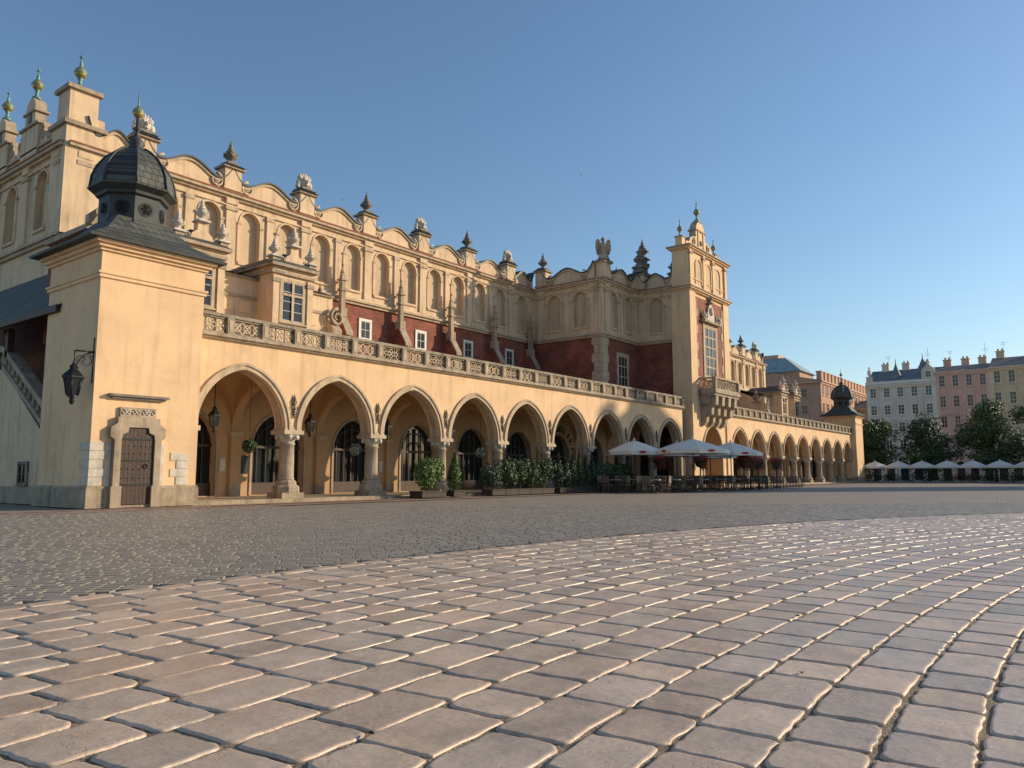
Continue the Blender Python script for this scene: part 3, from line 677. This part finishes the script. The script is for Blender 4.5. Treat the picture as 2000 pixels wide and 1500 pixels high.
lantern('wall_lantern',10.72,25.75,3.85,5.0,(.58,0),1.15)
for b in range(9): lantern('hanging_lantern',AL0+SP*(b+.42),27.6,3.15,5.25,None,.9)
# ---------------- cafe sign letters on arch
sign=empty('cafe_sign')
txt="NOWOROLSKI"; cxs=AL0+SP*6.5
for i,ch in enumerate(txt):
    cu=bpy.data.curves.new('letter','FONT'); cu.body=ch; cu.size=.58; cu.align_x='CENTER'; cu.extrude=.02; cu.offset=.008
    ob=bpy.data.objects.new('letter_%d'%(i+1),cu); sc.collection.objects.link(ob); ob.data.materials.append(M['iron'])
    ang=math.radians(163-146*i/(len(txt)-1)); r_=1.66
    ob.location=(cxs+r_*math.cos(ang),YB-.08,2.35+r_*math.sin(ang))
    ob.rotation_euler=(Matrix.Rotation(math.pi/2-ang,3,'Y')@Matrix.Rotation(math.pi/2,3,'X')).to_euler(); ob.parent=sign
# ---------------------------------------------------------------- vegetation
def leafmat(name,c,v=.5):
    return mat(name,c,.6,.3,3,0,10,attr=v)
M['leaf']=leafmat('leaves',(.06,.10,.03)); M['leafd']=leafmat('leaves_dark',(.035,.065,.025)); M['leafb']=leafmat('leaves_light',(.12,.19,.035))
M['redfl']=leafmat('red_petals',(.42,.04,.05)); M['whitefl']=leafmat('white_petals',(.5,.5,.42),.3)
M['bark']=mat('bark',(.09,.07,.05),.9,.3,5,.5,12)
M['pot']=mat('planter_box',(.05,.037,.027),.8,.3,4,.3,14)
def leaves(mb,c,rad,n,size,mats,cone=False,shell=.55,seed=None):
    for i in range(n):
        while True:
            p=Vector((U(-1,1),U(-1,1),U(-1,1)))
            if shell<p.length<1: break
        if cone:
            h=(p.z+1)/2; p.x*=(1-h)*1.0+.08; p.y*=(1-h)+.08
        q=Vector((c[0]+p.x*rad[0],c[1]+p.y*rad[1],c[2]+p.z*rad[2]))
        nrm=(p.normalized()+Vector((U(-1,1),U(-1,1),U(-1,1)))*.9).normalized()
        x=nrm.orthogonal().normalized(); x.rotate(Matrix.Rotation(U(0,6.28),3,nrm)); y=nrm.cross(x); s=size*U(.6,1.3)
        m=random.choice(mats)
        mb.quad([tuple(q-x*s),tuple(q-y*s*.55),tuple(q+x*s),tuple(q+y*s*.55)],m)
def setrnd(o):
    me=o.data; a=me.attributes.new('rnd','FLOAT','FACE'); a.data.foreach_set('value',[R() for _ in me.polygons])
def shrub(name,x,y,rad,n,size,mats,cone=False,box=None):
    mb=MB(); zb=.22 if box else .05
    if box:
        bx,by=box; mb.box(x-bx,x+bx,y-by,y+by,.02,.26,'pot'); mb.box(x-bx-.03,x+bx+.03,y-by-.03,y+by+.03,.26,.31,'pot')
    mb.tube([(x,y,.1),(x,y,zb+rad[2])],.04,'bark',5)
    for _ in range(1 if cone else 6):
        o=(0,0,0) if cone else (U(-.4,.4)*rad[0],U(-.3,.3)*rad[1],U(-.3,.35)*rad[2])
        k=1 if cone else U(.55,.8)
        leaves(mb,(x+o[0],y+o[1],zb+rad[2]+o[2]),(rad[0]*k,rad[1]*k,rad[2]*k),n//(1 if cone else 6),size,mats,cone,.3)
    o=mb.obj(name); setrnd(o); return o
shrub('potted_shrub',26.1,24.9,(1.0,.65,.85),4800,.065,['leafb','leaf','leafb'],False,(.8,.4))
shrub('potted_shrub',27.9,24.9,(.55,.5,.98),2800,.055,['leafb','leaf'],True,(.4,.35))
for k in range(5): shrub('hedge_planter',30.8+1.1*k,24.8,(.85,.55,.8+.12*R()),2400,.065,['leafd','leaf'],False,(.53,.35))
for k in range(6): shrub('potted_conifer',36.4+.72*k,24.6,(.52,.45,.98+.1*R()),1700,.055,['leafd'],True,(.33,.33))
for k in range(4): shrub('hedge_planter',41.0+1.05*k,24.6,(.8,.5,.8),2000,.07,['leafd','leaf'],False,(.5,.35))
def flower_stand(x,y,h=2.0,r=.55):
    mb=MB(); mb.lathe(x,y,0,[(.3,0),(.28,.06),(.06,.12),(.045,h-.4)],'iron',8)
    mb.lathe(x,y,h-.5,[(.1,0),(.3,.12),(.36,.3)],'pot',10)
    leaves(mb,(x,y,h),(r,r,r*.6),900,.06,['leaf','leafd'],False,.3); leaves(mb,(x,y,h+.08),(r*1.08,r*1.08,r*.65),700,.05,['redfl'],False,.6)
    for k in range(5): leaves(mb,(x+U(-.4,.4),y+U(-.4,.4),h-.35),(.16,.16,.35),90,.055,['leaf','redfl'],False,.2)
    o=mb.obj('flower_stand'); setrnd(o)
for x,y in((49.4,21.8),(52.3,19.9),(54.4,20.2),(59.5,21.5),(62.3,21.0),(47.6,23.9)): flower_stand(x,y,2.0,.5)
def flower_ball(x,y,z,r=.28,cols=['whitefl','leaf']):
    mb=MB(); leaves(mb,(x,y,z),(r,r,r),900,.045,cols,False,.6); mb.ball(x,y,z,r*.6,'leafd',8); mb.tube([(x,y,z),(x,y,5.2)],.01,'iron',4)
    o=mb.obj('hanging_flower_basket'); setrnd(o)
flower_ball(AL0+SP*.9,28.5,2.25,.3,['leafd','leaf']); flower_ball(AL0+SP*2-.55,27.0,2.2); flower_ball(AL0+SP*4-.9,27.0,2.25)
# ---------------------------------------------------------------- umbrellas, cafe furniture
M['canvas']=mat('canvas',(.74,.70,.60),.85,.06,2,.1,10)
M['redmark']=mat('red_mark',(.5,.03,.03),.7,.05,2,0)
M['rattan']=mat('rattan',(.13,.09,.06),.7,.3,10,.3,40)
M['alu']=mat('aluminium',(.35,.35,.34),.4,.1,5,0,metal=.7)
def umbrella(x,y,half,zt,mark=True,rot=0,name='cafe_umbrella'):
    mb=MB(); c,s_=math.cos(rot),math.sin(rot)
    mb.xf=lambda a,d,z:(x+a*c-d*s_,y+a*s_+d*c,z)
    n=8; ze=zt-.75
    def rim(k,r,z):
        t=2*math.pi*k/n+math.pi/n; return (r*math.cos(t),r*math.sin(t),z)
    for k in range(n):
        a,b=rim(k,half,ze),rim(k+1,half,ze)
        mid=((a[0]+b[0])/2*.97,(a[1]+b[1])/2*.97,ze+.05)
        m1=rim(k,half*.5,zt-.33); m2=rim(k+1,half*.5,zt-.33)
        mb.F([mb.V(0,0,zt),mb.V(*m1),mb.V(*m2)],'canvas'); mb.F([mb.V(*m1),mb.V(*a),mb.V(*mid),mb.V(*b),mb.V(*m2)],'canvas')
        mb.F([mb.V(*a),mb.V(a[0],a[1],ze-.22),mb.V(mid[0],mid[1],ze-.2),mb.V(*mid)],'canvas'); mb.F([mb.V(*mid),mb.V(mid[0],mid[1],ze-.2),mb.V(b[0],b[1],ze-.22),mb.V(*b)],'canvas')
        mb.tube([(0,0,zt-.05),(a[0],a[1],ze-.01)],.015,'wood',4); mb.tube([(0,0,ze-.2),(a[0]*.5,a[1]*.5,zt-.36)],.012,'wood',4)
        if mark and k%2==0:
            q=Vector((mid[0],mid[1],0)).normalized(); tx=Vector((-q.y,q.x,0))
            p0=Vector(mid)+q*.04+Vector((0,0,-.1))
            mb.F([mb.V(*(p0+tx*.26*math.cos(v)+Vector((0,0,.08*math.sin(v))))) for v in [2*math.pi*i/12 for i in range(12)]],'redmark')
    mb.tube([(0,0,0.1),(0,0,zt+.12)],.035,'wood',6); mb.lathe(0,0,zt,[(.08,0),(.06,.08),(.02,.16)],'canvas',8)
    mb.box(-.4,.4,-.4,.4,0,.1,'stoned')
    return mb.obj(name)
umbrella(44.6,24.2,1.95,3.25); umbrella(45.6,20.6,2.3,3.3,True,.2); umbrella(50.8,20.2,2.1,3.25,True,.1); umbrella(54.6,23.3,2.0,3.2); umbrella(49.6,23.6,2.0,3.25)
def chair_mesh():
    mb=MB()
    for x,y in((-.22,-.22),(.22,-.22),(-.22,.22),(.22,.22)): mb.tube([(x,y,0),(x*.95,y*.95,.45)],.02,'rattan',5)
    mb.box(-.25,.25,-.25,.25,.43,.48,'rattan')
    for x in(-.23,.23): mb.tube([(x,.22,.45),(x,.29,.95)],.022,'rattan',5); mb.tube([(x,.23,.68),(x,-.22,.68),(x,-.23,.45)],.018,'rattan',5)
    mb.poly([(-.23,.55),(-.23,.93),(-.1,.98),(.1,.98),(.23,.93),(.23,.55)],.24,.28,'rattan')
    return mb.obj('cafe_chair')
def table_mesh():
    mb=MB(); mb.lathe(0,0,0,[(.28,0),(.25,.04),(.04,.07),(.035,.7),(.1,.72)],'iron',10); mb.lathe(0,0,.72,[(.42,0),(.43,.02),(.42,.04)],'alu',18); return mb.obj('cafe_table')
ch=chair_mesh(); tb=table_mesh(); ch.location=(42.2,22.2,0); tb.location=(42.9,22.2,0)
def dup(o,x,y,r):
    n=bpy.data.objects.new(o.name.split('.')[0],o.data); n.location=(x,y,0); n.rotation_euler=(0,0,r); sc.collection.objects.link(n)
for gx in range(8):
    for gy in range(2):
        x=40.0+2.2*gx+U(-.2,.2); y=20.6+2.5*gy+U(-.2,.2)-gx*.1
        dup(tb,x,y,0)
        for q in(0,1.57,3.14,4.71):
            if R()<.85: dup(ch,x+.72*math.cos(q),y+.72*math.sin(q),q-math.pi/2+U(-.2,.2))
fe=MB()
for i in range(14):
    x=51+.8*i; y=18.4+.03*i
    fe.tube([(x,y,0),(x,y,.95)],.025,'iron',5)
    for j in range(6): fe.tube([(x+.13*j,y,.12),(x+.13*j,y,.85)],.01,'iron',4)
fe.tube([(51,18.4,.88),(61.6,18.8,.88)],.02,'iron',5); fe.tube([(51,18.4,.12),(61.6,18.8,.12)],.02,'iron',5)
fe.obj('cafe_railing')
# ---------------------------------------------------------------- far townhouses
def townhouse(name,y1,y0,X,h,col,cols,floors,roofc,roofh,dep=14,face='X',trim=None):
    par=empty(name)
    wm=mat(name+'_plaster',col,.9,.12,.3,.1,20,streak=.25,stain=.12); rm=mat(name+'_roof',roofc,.7,.25,1,.2,10); tm=mat(name+'_trim',trim or tuple(min(.75,c*1.12) for c in col),.85,.1,1,.1,20)
    M[name+'w']=wm;M[name+'r']=rm;M[name+'t']=tm; W,Rf,Tm=name+'w',name+'r',name+'t'
    mb=MB(); w=y1-y0
    mb.xf=FX(X,y1) if face=='X' else FY(y0,X)
    mb.box(0,w,0,dep,0,h,W); mb.obj('walls',par)
    mb2=MB(); mb2.xf=mb.xf
    mb2.box(-.1,w+.1,-.5,.0,h-.25,h,Tm); mb2.box(0,w,-.25,-.002,h-.6,h-.25,Tm)
    fh=(h-4.6)/(floors-1) if floors>1 else h
    mb2.box(0,w,-.2,-.003,4.2,4.5,Tm)
    for k in(0,w-.5): mb2.box(k,k+.5,-.12,-.001,4.5,h-.6,Tm)
    mb2.obj('cornices',par)
    mb3=MB(); mb3.xf=mb.xf
    cw=w/cols
    for f_ in range(floors-1):
        for c in range(cols):
            z0=4.6+fh*f_+fh*.24; wh=fh*.56; ww=min(1.25,cw*.45); a=cw*(c+.5)
            window(mb3,a,z0,z0+wh,ww,-.02,2,3,Tm,.07,Tm,.16)
            if f_==0 or f_==1: mb3.box(a-ww/2-.35,a+ww/2+.35,-.3,-.09,z0+wh+.22,z0+wh+.36,Tm)
    for c in range(cols):
        a=cw*(c+.5); arch_ring(mb3,a,min(.9,cw*.3),0,2.6,0,.15,-.1,.0,Tm,6,0)
        mb3.F([mb3.V(a+x,-.01,2.6+z) for x,z in arch_pts(min(.9,cw*.3),0)]+[mb3.V(a+min(.9,cw*.3),-.01,0),mb3.V(a-min(.9,cw*.3),-.01,0)],'glass')
    mb3.obj('windows',par)
    r_=MB(); r_.xf=mb.xf
    n=[(0,-.4,h),(w,-.4,h),(w,dep*.4,h+roofh),(0,dep*.4,h+roofh)]
    r_.quad(n,Rf); r_.quad([(0,dep,h),(w,dep,h),(w,dep*.4,h+roofh),(0,dep*.4,h+roofh)],Rf)
    r_.F([r_.V(0,-.4,h),r_.V(0,dep,h),r_.V(0,dep*.4,h+roofh)],W); r_.F([r_.V(w,-.4,h),r_.V(w,dep,h),r_.V(w,dep*.4,h+roofh)],W)
    for k in range(3):
        a=w*(k+.5)/3+U(-.6,.6); dd=dep*.4; r_.box(a-.6,a+.6,dd-.4,dd+.4,h+roofh-1,h+roofh+1.0,W); r_.box(a-.7,a+.7,dd-.5,dd+.5,h+roofh+1.0,h+roofh+1.15,Tm)
        for u in(-.3,.3): r_.lathe(a+u,dd,h+roofh+1.15,[(.12,0),(.14,.4)],'tile',6)
        if k!=1:
            r_.tube([(a+.5,dd,h+roofh),(a+.5,dd,h+roofh+2.8+k*.4)],.03,'iron',4)
            for z in(2.3,2.6): r_.tube([(a+.0,dd,h+roofh+z),(a+1.0,dd,h+roofh+z)],.02,'iron',4)
    r_.obj('roof',par)
    return mb.xf,par,(W,Rf,Tm)
xf,par,(W,Rf,Tm)=townhouse('white_townhouse',33.6,22.4,150,17.0,(.70,.60,.50),5,5,(.17,.18,.19),3.2)
g=MB(); g.xf=xf
g.box(-.1,11.3,-.2,.3,17.0,17.6,Tm)
for c,sz in((10.2,1.1),):
    g.poly([(c-sz,17.6),(c-sz,19.0),(c-sz*.7,19.5),(c,20.2),(c+sz*.7,19.5),(c+sz,19.0),(c+sz,17.6)],-.25,1.5,W,Tm); window(g,c,17.8,18.9,.9,-.26,2,2,Tm,.07,Tm,.12)
    vase(g,c,.4,20.1,.7,Tm)
g.box(.1,1.1,-.3,.6,17.6,18.6,W); g.ball(.6,.1,19.3,.35,Tm,7,(1,1,2)); g.ball(.6,.1,20.2,.2,Tm,7)
g.lathe(4.6,2.5,17.5,[(.9,0),(.9,1.2),(.5,2.2),(.1,3.4),(.03,4.4)],Rf,8); g.lathe(8.6,5,18.5,[(1.0,0),(1.0,1.4),(.6,2.2),(.1,3.4),(.03,4.4)],Rf,8)
g.obj('parapet',par)
townhouse('pink_townhouse',22.4,14.3,150,18.6,(.74,.43,.33),4,5,(.24,.18,.15),1.6)
townhouse('yellow_townhouse',14.3,4.0,150,18.8,(.70,.52,.33),5,5,(.24,.19,.15),2.2)
townhouse('cream_townhouse',4.0,-10,150,17.5,(.55,.49,.38),6,5,(.2,.12,.1),2.5)
townhouse('ochre_townhouse',-10,-24,150,19,(.5,.4,.26),6,5,(.2,.12,.1),2.5)
xf,par,(W,Rf,Tm)=townhouse('terracotta_building',188,151,42,18.8,(.50,.30,.21),12,5,(.26,.32,.34),2.0,dep=22,face='Y')
g=MB(); g.xf=xf
for k in range(15): g.box(2.5*k,2.5*k+1.5,-.3,.6,18.8,20.4,W); g.box(2.5*k-.1,2.5*k+1.6,-.4,.7,20.4,20.6,Tm)
g.xf=FX(151,64)
for k in range(6):
    for j in range(4): window(g,2+3.4*k,6+3.2*j,7.8+3.2*j,1.2,-.02,2,2,Tm,.08,Tm,.15)
g.box(-.1,22,-.5,0,18.3,18.6,Tm)
g.box(4,18,1,10,18.8,21,W); g.frus(11,5.5,21,24.2,7.5,3.5,Rf,5,2); g.box(9,13,4,8,24,25,Tm)
g.obj('parapet',par)
townhouse('dark_townhouse',215,188.2,44,15.5,(.2,.17,.15),8,5,(.12,.1,.1),2,face='Y',dep=14)
townhouse('tan_townhouse',72,46,196,17,(.35,.26,.18),8,5,(.2,.12,.1),2.5)
townhouse('beige_townhouse',46,33.8,175,15,(.3,.26,.2),4,5,(.15,.12,.1),2.0)
# added off-frame block, townhouse-shaped, sized to cast shade on part of the arcade
townhouse('shadow_casting_block',-12.0,-22.0,98,26.5,(.45,.36,.26),4,7,(.2,.12,.1),2.4,dep=9)
# ---------------------------------------------------------------- trees
def tree(x,y,h,rx,ry,n=7000):
    mb=MB(); th=h*.24
    mb.tube([(x,y,0),(x+.05,y,th*.5),(x-.05,y+.05,th),(x,y,h*.6)],[.24,.2,.17,.07],'bark',7)
    cl=[]
    for k in range(26):
        a=U(0,6.28); rr=U(.2,.9); zz_=U(th*1.0,h*.9); f=1-abs((zz_-h*.52)/(h*.5))**2*.5
        p=(x+rx*rr*f*math.cos(a),y+ry*rr*f*math.sin(a),zz_); cl.append(p)
        mb.tube([(x,y,max(th*.8,zz_*.55)),((x+p[0])/2,(y+p[1])/2,zz_*.8),p],[.08,.05,.02],'bark',4)
    cl.append((x,y,h*.9))
    for p in cl:
        s=U(.26,.44); leaves(mb,p,(rx*s*1.2,ry*s*1.2,h*s*.42),n//27,.17,['leafd','leaf'] if R()<.6 else ['leaf','leafb','leafd'],False,.15)
    o=mb.obj('tree'); setrnd(o)
tree(121,26.3,8.8,4.3,3.9,9500); tree(124,20.0,9.3,4.7,4.2,11000); tree(119,11.4,10.8,4.5,4.5,13000); tree(130,31.0,7.5,3.2,3.2,6000); tree(118,4.5,9.5,3.8,3.8,8000)
for i in range(8):
    yy=29.5-3.1*i; umbrella(112.5-.3*i,yy*0.93,1.7,2.75,False,0)
ki=MB(); ki.box(105,107.6,3.0,6.8,0,2.1,'leafd'); ki.box(104.8,107.8,2.8,7.0,2.1,2.3,'lead'); ki.frus(106.3,4.9,2.3,2.9,1.5,.5,'lead',2.1,1)
for k in range(4): ki.box(104.96,105.0,3.2+.9*k,3.9+.9*k,.9,1.8,'glass')
o=ki.obj('kiosk'); setrnd(o)
hd=MB()
for i in range(12): leaves(hd,(113.5,30-2.3*i,.6),(.6,1.3,.6),350,.12,['leafd','leaf'],False,.2)
o=hd.obj('hedge'); setrnd(o)
# ---------------------------------------------------------------- GROUND
PITCH=math.radians(6.65); YAW=math.radians(52.5)
Fw=(math.sin(YAW),math.cos(YAW)); Rt=(math.cos(YAW),-math.sin(YAW))
def W2(r,f): return (Fw[0]*f+Rt[0]*r,Fw[1]*f+Rt[1]*r)
C=(29.5,-15.3)
M['cobble_far']=brick_mat('cobble_paving',(.30,.25,.195),(.25,.21,.165),(.17,.14,.11),1,.24,.15,True,.012,.7,lo=.84,hi=1.12)
gp=MB(); gp.quad([(-500,-500,-.03),(900,-500,-.03),(900,900,-.03),(-500,900,-.03)],'cobble_far'); gp.obj('ground')
M['mortar']=mat('joint_sand',(.27,.205,.14),.95,.45,7,.8,60,fine=.35)
M['paver']=mat('limestone_paver',(.54,.395,.285),.43,.17,3.2,.5,9,attr=.15,spec=.42,fine=.13,col2=(.46,.37,.29),bdist=.013,rvar=.12,stain=.22,crack=.18)
M['cobble']=mat('granite_sett',(.31,.26,.205),.55,.15,3,.4,25,attr=.12,spec=.35,col2=(.275,.245,.20),fine=.12,bdist=.01,stain=.10)
M['redpave']=mat('red_paving',(.34,.20,.14),.8,.25,3,.3,20)
mo=MB()
n=90
arc=[]
for i in range(n+1):
    t_=math.radians(85+90*i/n); arc.append(((C[0]+40.15*math.cos(t_),C[1]+40.15*math.sin(t_)),(C[0]+18*math.cos(t_),C[1]+18*math.sin(t_))))
for i in range(n):
    p=[W2(*arc[i][0]),W2(*arc[i+1][0]),W2(*arc[i+1][1]),W2(*arc[i][1])]
    mo.quad([(a,b,-.012) for a,b in p],'mortar')
mo.obj('paving_bed')
def stones(name,cells,matn,gap,hgt,ins,detail,tilt):
    vs=[];fs=[];rn=[];sm=[]
    for mapf,u0,u1,w0,w1 in cells:
        u0+=gap*U(.25,.85);u1-=gap*U(.25,.85);w0+=gap*U(.25,.8);w1-=gap*U(.25,.8)
        rv=R(); tx=U(-tilt,tilt); ty=U(-tilt,tilt); zo=U(-tilt,tilt)*.6
        L=u1-u0;Wd=w1-w0
        rad0=U(.018,.055)
        chip=random.randrange(60) if detail>1 else -1
        def outline(inset,rad):
            pts=[]
            for (cu,cw,a0) in ((u1-inset-rad,w1-inset-rad,0),(u0+inset+rad,w1-inset-rad,90),(u0+inset+rad,w0+inset+rad,180),(u1-inset-rad,w0+inset+rad,270)):
                for k in range(detail):
                    a=math.radians(a0+90*k/max(1,detail-1)) if detail>1 else math.radians(a0+45)
                    pts.append((cu+rad*math.cos(a),cw+rad*math.sin(a)))
            if detail>1:
                q=[]
                for i in range(len(pts)):
                    q.append(pts[i]); a,b=pts[i],pts[(i+1)%len(pts)]
                    if (i%detail)==detail-1:
                        for g_ in(.2,.4,.6,.8): q.append((a[0]*(1-g_)+b[0]*g_,a[1]*(1-g_)+b[1]*g_))
                pts=q
            return pts
        rings=[(0,-.05),(0,-.5*hgt),(ins,-.1*hgt),(ins*3.0,0)] if detail>1 else [(0,-.04),(ins,0)]
        base=len(vs); nn=None
        jit=None
        for ri,(ii,z) in enumerate(rings):
            pts=outline(ii,rad0 if detail>1 else 0.0001)
            nn=len(pts)
            if jit is None: jit=[(U(-1,1)*gap*.32,U(-1,1)*gap*.32) for _ in pts]
            for pi,((a,b),(ja,jb)) in enumerate(zip(pts,jit)):
                x,y=mapf(a+ja,b+jb); zz_=z+zo+tx*((a-u0)/L-.5)*2+ty*((b-w0)/Wd-.5)*2
                if 1<=ri<=2 and pi==chip: zz_-=.006
                if ri==0: zz_=-.05
                vs.append((x,y,zz_))
        for j in range(len(rings)-1):
            for k in range(nn):
                fs.append([base+j*nn+k,base+j*nn+(k+1)%nn,base+(j+1)*nn+(k+1)%nn,base+(j+1)*nn+k]); rn.append(rv); sm.append(detail>1)
        fs.append([base+(len(rings)-1)*nn+k for k in range(nn)]); rn.append(rv); sm.append(False)
    me=bpy.data.meshes.new(name); me.from_pydata(vs,[],fs); me.materials.append(M[matn])
    me.polygons.foreach_set('use_smooth',sm)
    a=me.attributes.new('rnd','FLOAT','FACE'); a.data.foreach_set('value',rn); me.update()
    o=bpy.data.objects.new(name,me); sc.collection.objects.link(o); return o
cells=[]
rowp=.38; r_=40.0
while r_>26:
    r0=r_-rowp*U(.9,1.06)
    th=math.radians(92)+U(0,.01)
    rm_=(r0+r_)/2
    def mf(u,w,rm_=rm_):
        t_=u/rm_; return W2(C[0]+w*math.cos(t_),C[1]+w*math.sin(t_))
    u=th*rm_
    while u<math.radians(161)*rm_:
        l=U(.32,.6)
        cells.append((mf,u,u+l,r0,r_)); u+=l
    r_=r0
stones('stone_paving',cells,'paver',.025,.013,.005,3,.0019)
cells=[]
ang=math.radians(6); e1=(math.cos(ang),math.sin(ang)); e2=(-math.sin(ang),math.cos(ang))
def mc(u,w): return W2(e1[0]*u+e2[0]*w,e1[1]*u+e2[1]*w)
w=3.0
while w<27:
    h_=U(.14,.165) if w<16 else U(.17,.2)
    u=-w*1.0-4+U(0,.2); umax=w*1.0+4
    while u<umax:
        l=U(.2,.3) if w<16 else U(.26,.36)
        r=e1[0]*u+e2[0]*w; f=e1[1]*u+e2[1]*w
        dist=math.hypot(r-C[0],f-C[1])
        if dist>40.3: cells.append((mc,u,u+l,w,w+h_))
        u+=l
    w+=h_
stones('cobblestones',[c for c in cells if mc(c[1],c[3])[1]<24.2],'cobble',.012,.012,.006,1,.0009)
cells=[]
def me_(u,w):
    t_=u/40; return W2(C[0]+w*math.cos(t_),C[1]+w*math.sin(t_))
u=math.radians(92)*40
while u<math.radians(161)*40:
    l=U(.3,.45); cells.append((me_,u,u+l,40.02,40.24)); u+=l
stones('edging_stones',cells,'paver',.022,.016,.008,3,.002)
rp=MB(); rp.quad([(-20,22.9,.006),(120,22.9,.006),(120,23.4,.006),(-20,23.4,.006)],'redpave'); rp.quad([(-20,24.6,-.012),(120,24.6,-.012),(120,25.3,-.012),(-20,25.3,-.012)],'redpave'); rp.obj('paving_band')
lt=MB()
for r,f in((1.0,8.0),(.25,9.6),(-.6,3.4),(2.2,6.1),(-2.6,5.4),(1.6,4.4),(4.5,11),(-1.8,7.6),(3.3,8.8),(.4,5.2)):
    x,y=W2(r,f); a=U(0,6.28); s_=U(.012,.03)
    lt.F([lt.V(x+s_*math.cos(a),y+s_*math.sin(a),.008),lt.V(x+s_*.6*math.cos(a+1.6),y+s_*.6*math.sin(a+1.6),.018),lt.V(x-s_*math.cos(a),y-s_*math.sin(a),.009),lt.V(x+s_*.6*math.cos(a-1.6),y+s_*.6*math.sin(a-1.6),.02)],'wood')
lt.obj('fallen_leaves')
def bird(x,y,z,s):
    mb=MB(); mb.ball(x,y,z,.09*s,'iron',6,(2.2,.8,.8)); mb.ball(x+.2*s,y,z+.02,.05*s,'iron',5)
    for sy in(-1,1): mb.F([mb.V(x-.05*s,y,z),mb.V(x+.1*s,y,z),mb.V(x-.02*s,y+sy*.3*s,z+.16*s),mb.V(x-.12*s,y+sy*.45*s,z+.06*s)],'iron')
    mb.F([mb.V(x-.15*s,y,z),mb.V(x-.34*s,y-.06*s,z),mb.V(x-.34*s,y+.06*s,z)],'iron'); mb.obj('bird')
for X,Y,Z in((47.9,57.8,27.9),(63.6,40.0,31.1),(53.3,52.9,17.8)): bird(X,Y,Z,.4)
# ---------------------------------------------------------------- light
el=math.radians(19); sd=Vector((.80*math.cos(el),-.60*math.cos(el),math.sin(el)))
sun=bpy.data.lights.new('sun','SUN'); sun.energy=5.0; sun.angle=math.radians(.5); sun.color=(1,.82,.58)
so=bpy.data.objects.new('sun',sun); so.rotation_euler=sd.to_track_quat('Z','Y').to_euler(); sc.collection.objects.link(so)
w=bpy.data.worlds.new('World'); sc.world=w; w.use_nodes=True
sk=w.node_tree.nodes.new('ShaderNodeTexSky'); sk.sky_type='NISHITA'; sk.sun_disc=False; sk.sun_elevation=el; sk.sun_rotation=math.atan2(.8,-.6)
sk.air_density=1.2; sk.dust_density=.5; sk.ozone_density=3.8
bg=w.node_tree.nodes['Background']; bg.inputs['Strength'].default_value=.15; w.node_tree.links.new(sk.outputs[0],bg.inputs['Color'])
cam=bpy.data.cameras.new('camera'); co=bpy.data.objects.new('camera',cam); sc.collection.objects.link(co); sc.camera=co
cam.sensor_width=36; cam.lens=36*1502/2000; cam.clip_end=3000; cam.clip_start=.05
co.location=(0,0,1.1); co.rotation_euler=(math.pi/2+PITCH,0,-YAW)
sc.view_settings.view_transform='Standard'; sc.view_settings.look='None'; sc.view_settings.exposure=0
